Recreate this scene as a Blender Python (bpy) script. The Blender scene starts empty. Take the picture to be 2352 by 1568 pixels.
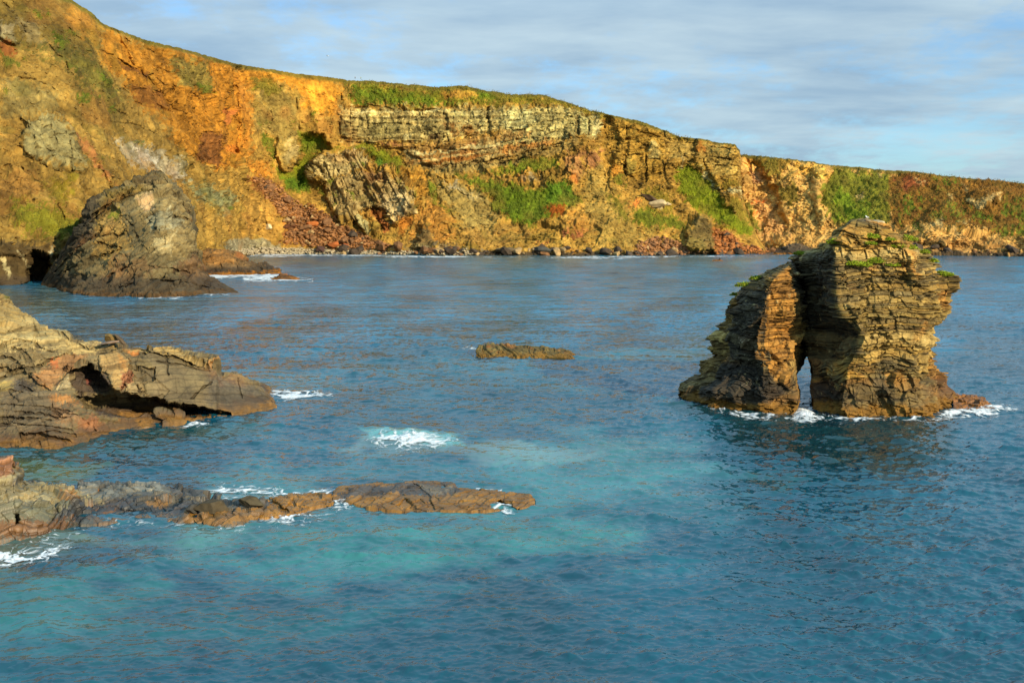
import bpy, bmesh, math, random
import numpy as np
from mathutils import Vector
random.seed(7); RNG = np.random.default_rng(11)
scene = bpy.context.scene
COL = scene.collection
# ---------------------------------------------------------------- camera, sky, sun, exposure
F, HZ, CX, CH = 2522.0, 500.0, 1176.0, 22.0      # focal length and horizon in photo pixels (2352 wide), eye height in metres
cam_d = bpy.data.cameras.new('camera'); cam = bpy.data.objects.new('camera', cam_d); COL.objects.link(cam)
cam.location = (0, 0, CH); cam.rotation_euler = (math.radians(90), 0, 0)
cam_d.sensor_width = 36; cam_d.lens = 36 * F / 2352; cam_d.shift_y = -(784 - HZ) / 2352
cam_d.clip_start = 0.5; cam_d.clip_end = 60000
scene.camera = cam
scene.view_settings.view_transform = 'Standard'; scene.view_settings.look = 'None'
scene.view_settings.gamma = 1; scene.view_settings.exposure = 0.36
SUN_EL, SUN_AZ = math.radians(22), math.radians(137)      # azimuth clockwise from +Y: behind the camera to the right
sd = Vector((math.sin(SUN_AZ) * math.cos(SUN_EL), math.cos(SUN_AZ) * math.cos(SUN_EL), math.sin(SUN_EL)))
sl = bpy.data.lights.new('sun', 'SUN'); sl.energy = 5.0; sl.angle = math.radians(0.5); sl.color = (1.0, 0.86, 0.62)
so = bpy.data.objects.new('sun', sl); COL.objects.link(so); so.rotation_euler = sd.to_track_quat('Z', 'Y').to_euler(); so.location = (80, -60, 90)
world = bpy.data.worlds.new('World'); scene.world = world; world.use_nodes = True
wn, wl = world.node_tree.nodes, world.node_tree.links
for n in list(wn): wn.remove(n)
def N(t, nodes=wn, **k):
    n = nodes.new(t)
    for a, b in k.items(): setattr(n, a, b)
    return n
def math_n(nodes, links, op, a, b=None, c=None, clamp=False):
    m = nodes.new('ShaderNodeMath'); m.operation = op; m.use_clamp = clamp
    for i, v in enumerate((a, b, c)):
        if v is None: continue
        if isinstance(v, (int, float)): m.inputs[i].default_value = v
        else: links.new(v, m.inputs[i])
    return m.outputs[0]
out = N('ShaderNodeOutputWorld'); bg = N('ShaderNodeBackground'); bg.inputs[1].default_value = 0.125
sky = N('ShaderNodeTexSky'); sky.sky_type = 'NISHITA'; sky.sun_disc = False
sky.sun_elevation = SUN_EL; sky.sun_rotation = SUN_AZ; sky.altitude = 20; sky.air_density = 1.0; sky.dust_density = 0.4; sky.ozone_density = 2.5
tc = N('ShaderNodeTexCoord'); sp = N('ShaderNodeSeparateXYZ'); wl.new(tc.outputs['Generated'], sp.inputs[0])
zz = math_n(wn, wl, 'ADD', math_n(wn, wl, 'MAXIMUM', sp.outputs[2], 0.0), 0.15)
cb = N('ShaderNodeCombineXYZ')
wl.new(math_n(wn, wl, 'DIVIDE', sp.outputs[0], zz), cb.inputs[0]); wl.new(math_n(wn, wl, 'DIVIDE', sp.outputs[1], zz), cb.inputs[1])
def cloudnoise(scale, detail, rough, off, dist=0.3, st=(0.42, 1, 1)):
    mp = N('ShaderNodeMapping'); mp.inputs['Scale'].default_value = st; mp.inputs['Location'].default_value = off
    wl.new(cb.outputs[0], mp.inputs[0])
    nz = N('ShaderNodeTexNoise'); nz.inputs['Scale'].default_value = scale; nz.inputs['Detail'].default_value = detail
    nz.inputs['Roughness'].default_value = rough; nz.inputs['Distortion'].default_value = dist
    wl.new(mp.outputs[0], nz.inputs['Vector']); return nz.outputs[0]
n1 = cloudnoise(0.9, 7, 0.55, (3.1, 0.4, 0), 0.3, (0.9, 0.8, 1)); n2 = cloudnoise(4.6, 9, 0.66, (1.0, 7.0, 0), 0.1, (1.0, 0.65, 1))
cm = math_n(wn, wl, 'ADD', math_n(wn, wl, 'MULTIPLY', n1, 0.52), math_n(wn, wl, 'MULTIPLY', n2, 0.48))
hi = math_n(wn, wl, 'MULTIPLY', sp.outputs[2], 0.55)            # the sheet of cloud closes overhead
cm = math_n(wn, wl, 'ADD', cm, hi)
mr = N('ShaderNodeMapRange'); mr.interpolation_type = 'SMOOTHSTEP'
mr.inputs[1].default_value = 0.43; mr.inputs[2].default_value = 0.585; mr.inputs[3].default_value = 0.32; mr.inputs[4].default_value = 0.92
wl.new(cm, mr.inputs[0])
n3 = cloudnoise(2.0, 6, 0.55, (9, 2, 0), 0.2, (0.7, 1.2, 1))
cr = N('ShaderNodeValToRGB'); cr.color_ramp.elements[0].position = 0.36; cr.color_ramp.elements[1].position = 0.66
cr.color_ramp.elements[0].color = (2.15, 3.05, 3.9, 1); cr.color_ramp.elements[1].color = (3.5, 4.4, 4.85, 1)
wl.new(n3, cr.inputs[0])
tint = N('ShaderNodeMix', data_type='RGBA', blend_type='MULTIPLY'); tint.inputs[0].default_value = 1.0
tint.inputs[7].default_value = (0.60, 0.90, 1.15, 1)
wl.new(sky.outputs[0], tint.inputs[6])
mx = N('ShaderNodeMix', data_type='RGBA'); wl.new(mr.outputs[0], mx.inputs[0]); wl.new(tint.outputs[2], mx.inputs[6]); wl.new(cr.outputs[0], mx.inputs[7])
br_ = N('ShaderNodeVectorMath', operation='MULTIPLY'); wl.new(mx.outputs[2], br_.inputs[0])     # thin bright cloud overhead, bluer than the horizon
kz = math_n(wn, wl, 'MINIMUM', math_n(wn, wl, 'MAXIMUM', math_n(wn, wl, 'SUBTRACT', sp.outputs[2], 0.17), 0.0), 0.4); kc = N('ShaderNodeCombineXYZ')
for i_, k_ in enumerate((0.2, 1.0, 1.5)): wl.new(math_n(wn, wl, 'ADD', 1.0, math_n(wn, wl, 'MULTIPLY', kz, k_)), kc.inputs[i_])
wl.new(kc.outputs[0], br_.inputs[1])
wl.new(br_.outputs[0], bg.inputs[0]); wl.new(bg.outputs[0], out.inputs[0])

# ---------------------------------------------------------------- numeric helpers
def S(r, g, b):
    v = np.array([r, g, b], float) / 255
    return np.where(v <= 0.04045, v / 12.92, ((v + 0.055) / 1.055) ** 2.4)
def W(x, y, d): return np.stack([(x - CX) / F * d, d + 0 * x, CH - (y - HZ) / F * d], -1)
def dsea(y): return CH * F / (y - HZ)
def sstep(a, b, x):
    t = np.clip((x - a) / (b - a + 1e-9), 0, 1); return t * t * (3 - 2 * t)
def hsh(ix, iy, iz, seed=0):
    with np.errstate(over='ignore'):
        h = (ix.astype(np.int64).astype(np.uint32) * np.uint32(0x8da6b343)) ^ (iy.astype(np.int64).astype(np.uint32) * np.uint32(0xd8163841)) ^ (iz.astype(np.int64).astype(np.uint32) * np.uint32(0xcb1ab31f))
        h = h + np.uint32((seed * 2654435761 + 12345) & 0xffffffff)
        h ^= h >> np.uint32(15); h *= np.uint32(0x2c1b3c6d); h ^= h >> np.uint32(12); h *= np.uint32(0x297a2d39); h ^= h >> np.uint32(15)
    return h.astype(np.float32) / np.float32(4294967296.0)
def vnoise(p, seed=0):
    f = np.floor(p); t = (p - f).astype(np.float32); t = t * t * t * (t * (t * 6 - 15) + 10)
    i = f.astype(np.int64); r = 0
    for dx in (0, 1):
        wx = t[..., 0] if dx else 1 - t[..., 0]
        for dy in (0, 1):
            wy = t[..., 1] if dy else 1 - t[..., 1]
            for dz in (0, 1):
                wz = t[..., 2] if dz else 1 - t[..., 2]
                r = r + hsh(i[..., 0] + dx, i[..., 1] + dy, i[..., 2] + dz, seed) * wx * wy * wz
    return r * 2 - 1
ROT = np.array([[0.8, 0.6, 0], [-0.48, 0.64, 0.6], [0.36, -0.48, 0.8]])
def fbm(p, size, octv=4, seed=0, gain=0.5):
    q = p / size; a = 1.0; r = 0; tot = 0
    for o in range(octv):
        r = r + a * vnoise(q, seed + o * 17); tot += a; a *= gain; q = (q @ ROT) * 2.03 + 11.3
    return r / tot * 1.6
def ridged(p, size, octv=3, seed=0):
    q = p / size; a = 1.0; r = 0; tot = 0
    for o in range(octv):
        r = r + a * (1 - np.abs(vnoise(q, seed + o * 13)) * 2); tot += a; a *= 0.5; q = (q @ ROT) * 2.1 + 5.7
    return r / tot
def facet(p, size, seed=0, tilt=0.5):
    """every random cell carries its own tilted plane: angular, broken rock; also distance to the cell border"""
    q = p / size; i0 = np.floor(q).astype(np.int64); b1 = np.full(q.shape[:-1], 9.0, np.float32); b2 = b1.copy(); val = np.zeros_like(b1); cid = np.zeros_like(b1)
    for dx in (-1, 0, 1):
        for dy in (-1, 0, 1):
            for dz in (-1, 0, 1):
                ix, iy, iz = i0[..., 0] + dx, i0[..., 1] + dy, i0[..., 2] + dz
                h1, h2, h3 = (hsh(ix, iy, iz, seed + k) for k in (1, 2, 3))
                vx, vy, vz = q[..., 0] - ix - h1, q[..., 1] - iy - h2, q[..., 2] - iz - h3
                d = (vx * vx + vy * vy + vz * vz).astype(np.float32)
                g1, g2 = hsh(ix, iy, iz, seed + 4) - .5, hsh(ix, iy, iz, seed + 5) - .5
                v = (h1 - .5) + tilt * 2 * (g1 * vx + g2 * vz + (h2 - .5) * vy)
                m = d < b1
                b2 = np.where(m, b1, np.minimum(b2, d)); val = np.where(m, v, val); cid = np.where(m, h3, cid); b1 = np.where(m, d, b1)
    return val.astype(np.float32), np.sqrt(b2) - np.sqrt(b1), cid
def beds(s, a, b, seed, tm, tv=0.5, wide=(3, 12), thick=()):
    """bedding: layer random, block random, position in the layer, layer thickness, nearness to a joint"""
    r = np.random.default_rng(seed); lo, hi = float(s.min()) - 5 * tm, float(s.max()) + 5 * tm
    n = int((hi - lo) / tm * 2.2) + 20
    bd = lo + np.concatenate([[0], np.cumsum(tm * np.exp(r.normal(0, tv, n)))])
    for z0, z1 in thick: bd = np.sort(np.concatenate([bd[(bd < z0 - .05) | (bd > z1 + .05)], [z0, z1]]))
    t = np.diff(bd); i = np.clip(np.searchsorted(bd, s) - 1, 0, len(t) - 1)
    R = r.random(len(t)); w = tm * r.uniform(wide[0], wide[1], len(t)); o = r.random(len(t)) * 50
    qa, qb = a / w[i] + o[i], b / w[i] + o[i] * 1.7
    ka, kb = np.floor(qa), np.floor(qb); fa = qa - ka
    return R[i], hsh(i, ka, kb, seed), (s - bd[i]) / t[i], t[i], np.minimum(fa, 1 - fa) * w[i], i
def poly_sd(px, py, poly):
    """signed distance, positive inside"""
    P = np.asarray(poly, float); d = np.full(px.shape, 1e9); ins = np.zeros(px.shape, bool)
    for k in range(len(P)):
        a, b = P[k], P[(k + 1) % len(P)]; e = b - a; L = e @ e + 1e-9
        t = np.clip(((px - a[0]) * e[0] + (py - a[1]) * e[1]) / L, 0, 1)
        d = np.minimum(d, (px - a[0] - t * e[0]) ** 2 + (py - a[1] - t * e[1]) ** 2)
        c = ((a[1] > py) != (b[1] > py)) & (px < e[0] * (py - a[1]) / (e[1] if abs(e[1]) > 1e-9 else 1e-9) + a[0]); ins ^= c
    d = np.sqrt(d); return np.where(ins, d, -d)
def pmask(px, py, poly, soft=5, wx=None, wy=None, nz=None, br=0.0):
    P = np.asarray(poly, float); m = np.zeros(px.shape, np.float32); pad = soft + 25
    box = (px > P[:, 0].min() - pad) & (px < P[:, 0].max() + pad) & (py > P[:, 1].min() - pad) & (py < P[:, 1].max() + pad)
    if not box.any(): return m
    qx, qy = px[box], py[box]
    if wx is not None: qx = qx + wx[box]; qy = qy + wy[box]
    sd_ = poly_sd(qx, qy, P) / soft
    if nz is not None: sd_ = sd_ + nz[box] * br - br * 0.3
    m[box] = sstep(-1, 1, sd_); return m
def c1(*p): return [(x * .4395, y * .4395) for x, y in p]
def c2(*p): return [(574.2 + x * .3297, 114.8 + y * .3297) for x, y in p]
def c3(*p): return [(1148.4 + x * .2746, 201 + y * .2746) for x, y in p]
def c4(*p): return [(1665.2 + x * .292, 287.1 + y * .292) for x, y in p]
def c5(*p): return [(1493 + x * .3661, 459.4 + y * .3661) for x, y in p]
def c6(*p): return [(x * .29295, 631.6 + y * .29295) for x, y in p]
def c7(*p): return [(x * .5615, 976 + y * .5615) for x, y in p]

# ---------------------------------------------------------------- object helpers
def tag(o, label=None, cat=None, group=None, kind=None):
    for k, v in (('label', label), ('category', cat), ('group', group), ('kind', kind)):
        if v: o[k] = v
    return o
def build(name, V, Fc, mat, col=None, loc=None, smooth=False, parent=None):
    V = np.asarray(V, np.float32).reshape(-1, 3); Fc = np.asarray(Fc, np.int32)
    if loc is not None: V = V - np.asarray(loc, np.float32)
    me = bpy.data.meshes.new(name); k = Fc.shape[1]
    me.vertices.add(len(V)); me.vertices.foreach_set('co', V.ravel())
    me.loops.add(Fc.size); me.loops.foreach_set('vertex_index', Fc.ravel())
    me.polygons.add(len(Fc)); me.polygons.foreach_set('loop_start', np.arange(0, Fc.size, k, dtype=np.int32)); me.polygons.foreach_set('loop_total', np.full(len(Fc), k, np.int32))
    if smooth: me.polygons.foreach_set('use_smooth', np.ones(len(Fc), bool))
    me.update(calc_edges=True)
    if col is not None:
        at = me.color_attributes.new('Col', 'FLOAT_COLOR', 'POINT')
        c = np.ones((len(V), 4), np.float32); c[:, :3] = np.asarray(col).reshape(-1, 3); at.data.foreach_set('color', c.ravel())
    me.materials.append(mat); o = bpy.data.objects.new(name, me); COL.objects.link(o)
    if loc is not None: o.location = tuple(float(v) for v in loc)
    if parent is not None: o.parent = parent
    return o
def gfaces(n, m, closed=False, flip=False):
    i = np.arange(n - 1)[:, None]; j = np.arange(m if closed else m - 1)[None]
    a = i * m + j; b = i * m + (j + 1) % m; f = np.stack([a, b, b + m, a + m], -1).reshape(-1, 4)
    return f[:, ::-1] if flip else f
def gnormal(P, k=1):
    du = np.gradient(P, axis=1); dv = np.gradient(P, axis=0)
    n = np.cross(du, dv); n /= np.linalg.norm(n, axis=-1, keepdims=True) + 1e-9; return n
def blur(A, k, axis):
    if k < 1: return A
    pad = [(0, 0)] * A.ndim; pad[axis] = (k, k); B = np.pad(A, pad, mode='edge'); c = np.cumsum(B, axis=axis)
    z = np.zeros_like(np.take(c, [0], axis)); c = np.concatenate([z, c], axis); n = A.shape[axis]; w = 2 * k + 1
    return (np.take(c, range(w, w + n), axis) - np.take(c, range(0, n), axis)) / w

# ---------------------------------------------------------------- materials
def rock_mat(name, sizes=(0.6, 0.15), bump=0.5, vary=0.35, rough=0.85, spec=0.3, dist=0.05, aniso=(1, 1, 1)):
    m = bpy.data.materials.new(name); m.use_nodes = True; nt = m.node_tree; n, l = nt.nodes, nt.links
    p = n['Principled BSDF']; at = n.new('ShaderNodeAttribute'); at.attribute_name = 'Col'
    tc = n.new('ShaderNodeTexCoord'); mp = n.new('ShaderNodeMapping'); mp.inputs['Scale'].default_value = aniso; l.new(tc.outputs['Object'], mp.inputs[0])
    def nz(size, det, ro=0.6):
        t = n.new('ShaderNodeTexNoise'); t.inputs['Scale'].default_value = 1 / size; t.inputs['Detail'].default_value = det; t.inputs['Roughness'].default_value = ro
        l.new(mp.outputs[0], t.inputs['Vector']); return t.outputs[0]
    a, b = nz(sizes[0], 6), nz(sizes[1], 5, 0.65)
    v = math_n(n, l, 'ADD', math_n(n, l, 'MULTIPLY', a, 1.2), math_n(n, l, 'MULTIPLY', b, 0.8))     # around 1.0
    v = math_n(n, l, 'ADD', math_n(n, l, 'MULTIPLY', math_n(n, l, 'SUBTRACT', v, 1.0), vary * 3.2), 1.0)
    v = math_n(n, l, 'MINIMUM', math_n(n, l, 'MAXIMUM', v, 0.35), 1.7)
    mx = n.new('ShaderNodeVectorMath'); mx.operation = 'SCALE'; l.new(at.outputs['Color'], mx.inputs[0]); l.new(v, mx.inputs['Scale'])
    l.new(mx.outputs[0], p.inputs['Base Color']); p.inputs['Roughness'].default_value = rough; p.inputs['Specular IOR Level'].default_value = spec
    bu = n.new('ShaderNodeBump'); bu.inputs['Strength'].default_value = bump; bu.inputs['Distance'].default_value = dist
    l.new(math_n(n, l, 'ADD', a, math_n(n, l, 'MULTIPLY', b, 0.6)), bu.inputs['Height']); l.new(bu.outputs[0], p.inputs['Normal'])
    return m
def plain_mat(name, c, rough=0.8, vary=0.0, size=1.0, spec=0.3):
    m = bpy.data.materials.new(name); m.use_nodes = True; n, l = m.node_tree.nodes, m.node_tree.links; p = n['Principled BSDF']
    p.inputs['Base Color'].default_value = (*[float(v) for v in c], 1); p.inputs['Roughness'].default_value = rough; p.inputs['Specular IOR Level'].default_value = spec
    if vary:
        tc = n.new('ShaderNodeTexCoord'); t = n.new('ShaderNodeTexNoise'); t.inputs['Scale'].default_value = 1 / size; t.inputs['Detail'].default_value = 4
        l.new(tc.outputs['Object'], t.inputs['Vector']); r = n.new('ShaderNodeValToRGB'); l.new(t.outputs[0], r.inputs[0])
        r.color_ramp.elements[0].position = .3; r.color_ramp.elements[1].position = .7
        r.color_ramp.elements[0].color = (*[float(v * (1 - vary)) for v in c], 1); r.color_ramp.elements[1].color = (*[float(v * (1 + vary)) for v in c], 1)
        l.new(r.outputs[0], p.inputs['Base Color'])
    return m
M_CLIFF = rock_mat('cliff_rock', (6, 1.3), 0.9, 0.46, 0.92, 0.15, 1.3)
M_ROCK = rock_mat('layered_rock', (1.1, 0.28), 0.6, 0.34, 0.8, 0.3, 0.10, (1, 1, 2.2))
M_ROCK2 = rock_mat('ledge_rock', (1.3, 0.22), 0.6, 0.34, 0.72, 0.35, 0.08)
M_WET = rock_mat('wet_rock', (0.9, 0.18), 0.6, 0.36, 0.5, 0.45, 0.07)
M_RIDGE = rock_mat('ridge_rock', (3.2, 0.8), 0.7, 0.34, 0.88, 0.2, 0.35)
M_LEAF = rock_mat('leaf', (0.8, 0.2), 0.0, 0.25, 0.7, 0.2, 0.01)
ALB = 0.90; TW = np.array([1.03, 1.0, 1.0])
SHOTS = {}

# ---------------------------------------------------------------- relief bodies: cliffs and low rocks
def relief(cols, rows, nx, smooth_d=6, prefix=True, crest_amp=0.0, seed=1, sub=3.0, xs_bias=None):
    """cols: each a list of K (x, y, depth) points from the waterline to the crest -> px, py, depth grids (rows, nx)"""
    C = np.array(cols, float); K = C.shape[1]
    xa = np.linspace(0, len(C) - 1, nx) if xs_bias is None else xs_bias
    # spread columns evenly along x
    cum = np.concatenate([[0], np.cumsum(np.maximum(np.abs(np.diff(C[:, :, 0].mean(1))), 4) ** 1.0)])
    xa = np.interp(np.linspace(0, cum[-1], nx), cum, np.arange(len(C)))
    G = np.stack([np.stack([np.interp(xa, np.arange(len(C)), C[:, k, c]) for c in range(3)], -1) for k in range(K)], 0)
    if smooth_d: G[:, :, 2] = blur(G[:, :, 2], smooth_d, 1)
    tt = np.concatenate([np.full(1, 0.0)] + [np.linspace(k, k + 1, rows[k] + 1)[1:] for k in range(K - 1)])
    k0 = np.clip(np.floor(tt).astype(int), 0, K - 2); f = (tt - k0)[:, None, None]
    A = G[k0] * (1 - f) + G[k0 + 1] * f
    if smooth_d: A[:, :, 2] = blur(A[:, :, 2], max(smooth_d // 2, 1), 0)
    return A[..., 0], A[..., 1], A[..., 2]
def close_body(P, back, under=3.0, fwd=1.5):
    """adds the part under water in front and the rows behind the crest"""
    f0 = P[:1].copy(); f0[..., 2] -= under; f0[..., 1] -= fwd
    parts = [f0, P]; cr = P[-1:]
    for dy, z in back:
        r = cr.copy(); r[..., 0] *= 1 + dy / r[..., 1]; r[..., 1] += dy; r[..., 2] = z(cr[..., 2]) if callable(z) else z; parts.append(r)
    return np.concatenate(parts, 0)
def extend(Cc, nb): return np.concatenate([Cc[:1], Cc] + [Cc[-1:]] * nb, 0)

class Painter:
    def __init__(s, px, py, P, base, wamp=5, wsize=14, seed=3):
        s.px, s.py = px, py; q = np.stack([px, py, px * 0], -1)
        s.wx = fbm(q, wsize, 4, seed) * wamp; s.wy = fbm(q, wsize, 4, seed + 50) * wamp; s.nz = fbm(q, wsize * 0.55, 4, seed + 90) * .7 + fbm(q, wsize * 0.2, 3, seed + 95) * .7; s.wx = s.wx + fbm(q, wsize * .3, 3, seed + 97) * wamp * .5
        s.c = np.ones(px.shape + (3,)) * S(*base); s.green = np.zeros(px.shape)
    def __call__(s, poly, rgb, soft=4, br=1.2, op=1.0, green=False):
        br = br * 1.5; op = op * (1 if green else .9)
        m = pmask(s.px, s.py, poly, soft, s.wx, s.wy, s.nz, br) * op
        s.c = s.c * (1 - m[..., None]) + S(*rgb) * m[..., None]
        s.green = np.maximum(s.green, m) if green else s.green * (1 - m)
    def mask(s, m, rgb):
        m = np.clip(m, 0, 1)[..., None]; s.c = s.c * (1 - m) + S(*rgb) * m

def vscale(rng, c, n): return c

# ---------------------------------------------------------------- main cliff
def build_cliff():
    cols = [
     [(-520,722,250),(-520,640,262),(-520,400,300),(-520,0,340),(-520,-260,370)],
     [(-150,672,322),(-150,600,332),(-150,400,365),(-150,100,410),(-150,-150,445)],
     [(0,655,358),(0,560,366),(0,380,395),(0,150,435),(0,-72,470)],
     [(100,650,370),(100,560,376),(100,380,405),(100,180,445),(100,-24,485)],
     [(165,645,385),(165,560,390),(165,380,420),(165,190,455),(165,0,494)],
     [(210,640,396),(210,560,405),(210,380,435),(210,200,468),(210,30,500)],
     [(236,638,400),(236,560,410),(236,380,440),(236,205,474),(236,54,505)],
     [(300,630,427),(300,540,440),(300,380,470),(300,220,500),(300,80,525)],
     [(400,615,482),(400,540,495),(400,400,520),(400,250,548),(400,108,560)],
     [(500,600,555),(500,545,570),(500,430,590),(500,300,605),(500,135,618)],
     [(600,584,660),(600,540,668),(600,430,680),(600,310,684),(600,157,700)],
     [(700,583,668),(700,540,676),(700,440,700),(700,350,712),(700,170,722)],
     [(800,584,661),(800,545,670),(800,450,700),(800,335,716),(800,184,735)],
     [(850,584,659),(850,547,668),(850,456,696),(850,338,714),(850,187,733)],
     [(950,585,649),(950,552,660),(950,475,684),(950,370,708),(950,194,730)],
     [(1000,586,645),(1000,555,655),(1000,480,680),(1000,385,704),(1000,200,730)],
     [(1070,586,645),(1070,552,655),(1070,480,680),(1070,376,704),(1070,198,729)],
     [(1100,586,645),(1100,550,656),(1100,480,680),(1100,370,704),(1100,204,728)],
     [(1160,586,645),(1160,550,656),(1160,475,681),(1160,360,702),(1160,215,727)],
     [(1240,586,643),(1240,550,655),(1240,465,681),(1240,335,701),(1240,218,725)],
     [(1300,587,638),(1300,550,652),(1300,460,680),(1300,322,699),(1300,233,720)],
     [(1350,587,638),(1350,552,651),(1350,460,678),(1350,318,693),(1350,250,713)],
     [(1400,587,638),(1400,555,650),(1400,460,675),(1400,385,690),(1400,264,706)],
     [(1470,587,640),(1470,552,652),(1470,465,676),(1470,415,690),(1470,276,705)],
     [(1510,586,645),(1510,550,655),(1510,470,678),(1510,420,690),(1510,293,705)],
     [(1560,586,649),(1560,550,658),(1560,475,679),(1560,410,692),(1560,312,706)],
     [(1625,585,655),(1625,550,663),(1625,480,681),(1625,400,695),(1625,320,708)],
     [(1688,584,661),(1680,555,668),(1680,500,678),(1680,420,690),(1688,333,705)],
     [(1768,583,668),(1746,555,674),(1716,500,682),(1700,440,692),(1698,344,708)],
     [(1772,582,690),(1750,556,700),(1720,500,705),(1703,440,715),(1700,344,730)],
     [(1770,581,800),(1745,556,800),(1716,500,800),(1700,440,800),(1694,350,800)]]
    px, py, d = relief(cols, (34, 92, 96, 118), 1560, 5)
    # crest of turf and bushes
    q = np.stack([px, 0 * px, 0 * px], -1); nr = px.shape[0]
    cw = sstep(0.93, 1, np.arange(nr)[:, None] / (nr - 1.0)) * (px < 1692)
    py = py + cw * (fbm(q, 30, 2, 5) * 1.6 + np.abs(fbm(q, 7, 3, 6)) * 1.8 - 0.5)
    # recesses (+) and outcrops (-) in the face, metres
    wx = fbm(np.stack([px, py, 0 * px], -1), 16, 3, 31) * 5; wy = fbm(np.stack([px, py, 0 * px], -1), 16, 3, 32) * 5
    for poly, off, soft in [
        (c1((170,1325),(255,1330),(270,1400),(235,1500),(150,1500),(140,1420)), 22, 3),
        (c1((0,1230),(90,1240),(300,1280),(320,1340),(0,1330)), -2.5, 4),
        (c3((1025,645),(1058,645),(1055,750),(1030,745)), 5, 1.6),
        (c3((640,235),(662,225),(664,405),(640,405)), 2.2, 1.5), (c3((735,260),(752,255),(750,380),(740,380)), 2.2, 1.5),
        (c3((1210,600),(1226,560),(1226,800),(1212,800)), 2.5, 1.5), (c3((1050,410),(1080,420),(1075,580),(1055,560)), 2.0, 1.5),
        (c3((1245,470),(1300,465),(1300,510),(1260,520)), -2, 2), (c3((1055,600),(1130,600),(1128,730),(1058,730)), -2.5, 2),
        (c2((1650,400),(1668,395),(1675,590),(1655,600)), 2.5, 1.6), (c2((1345,440),(1368,440),(1375,560),(1350,560)), 2.2, 1.8),
        (c2((600,230),(660,210),(650,420),(620,560),(600,560)), 1.5, 7),
        (c2((620,600),(850,650),(1080,700),(1300,830),(1916,720),(1916,770),(1300,860),(1100,840),(900,700),(640,640)), 3, 3),
        (c2((290,830),(360,700),(360,600),(500,590),(560,680),(480,740),(420,830),(400,920),(330,960)), 12, 7),
        (c2((180,620),(330,600),(355,700),(280,845),(210,830)), -6, 5),
        (c2((420,790),(600,720),(780,685),(850,780),(1050,860),(1170,1000),(1160,1120),(1000,1230),(900,1090),(740,1140),(640,1190),(540,1060),(520,930),(420,890)), -7, 5),
        (c2((700,1170),(740,1150),(800,1305),(740,1280)), 4, 2.5), (c2((740,1155),(790,1145),(840,1285),(800,1305)), -4, 2.5),
        (c2((780,900),(830,1000),(900,1110),(880,1110),(800,1000),(760,920)), 3, 2),
        (c2((530,1060),(560,1060),(650,1190),(640,1215),(600,1170)), 3.5, 2.5), (c2((830,1110),(850,1110),(940,1250),(920,1260)), 3, 2),
        (c2((1130,1390),(1170,1280),(1200,1200),(1240,1150),(1270,1300),(1330,1395)), -5, 5),
        (c3((1540,1310),(1650,1065),(1700,1055),(1740,1110),(1830,1290),(1800,1370),(1600,1370)), -9, 7),
        (c3((1370,420),(1640,440),(1640,640),(1480,600),(1380,560)), 4, 6), (c3((1700,600),(1850,880),(2050,900),(2040,920),(1840,900),(1690,700)), 2, 3),
        (c3((1450,680),(1580,650),(1700,720),(1830,880),(1950,1050),(1850,1120),(1700,1050),(1580,1000),(1480,870)), 5, 9),
        (c3((860,260),(930,250),(1000,420),(940,640),(880,900),(850,640)), 4, 6),
        (c1((540,0),(600,160),(700,320),(900,560),(830,640),(700,520),(600,380),(480,130)), 4, 6),
        (c1((1160,480),(1250,440),(1240,800),(1150,790)), 6, 5), (c1((870,440),(905,440),(900,500),(870,480)), 4, 2),
        (c1((800,540),(880,580),(870,600),(800,570)), 3, 2), (c1((620,320),(780,390),(760,420),(640,350)), 3, 2.5),
        (c1((960,820),(1130,900),(1140,880),(1000,800)), 2.5, 2.5),
        (c1((130,620),(330,600),(420,720),(430,880),(330,900),(140,800)), -5, 6), (c1((0,130),(60,140),(85,240),(0,200)), -4, 4),
        (c1((1130,960),(1230,1000),(1180,1290),(1100,1290),(1080,1150)), -4, 6)]:
        d = d + off * pmask(px, py, poly, soft, wx * min(1, soft / 4), wy * min(1, soft / 4))
    # traced bed partings, joints and fractures: (line, half width in px, depth in metres)
    dark = np.zeros_like(px); qx, qy = px + wx * .35, py + wy * .35
    def ln(pts, w=1.3, dep=2.2):
        nonlocal d, dark
        for a, b in zip(pts[:-1], pts[1:]):
            bx = (px > min(a[0], b[0]) - 12) & (px < max(a[0], b[0]) + 12) & (py > min(a[1], b[1]) - 12) & (py < max(a[1], b[1]) + 12)
            ex, ey = b[0] - a[0], b[1] - a[1]; t = np.clip(((qx[bx] - a[0]) * ex + (qy[bx] - a[1]) * ey) / (ex * ex + ey * ey + 1e-6), 0, 1); r_ = np.hypot(qx[bx] - a[0] - t * ex, qy[bx] - a[1] - t * ey)
            ww = w * (.7 + .6 * (np.sin(qx[bx] * .21) * np.cos(qy[bx] * .17) + 1) / 2); m = np.exp(-(r_ / ww) ** 2) * sstep(-.35, .25, wx[bx] / 3 + .12); D = np.zeros_like(px); D[bx] = m; dark = np.maximum(dark, D)
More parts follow.
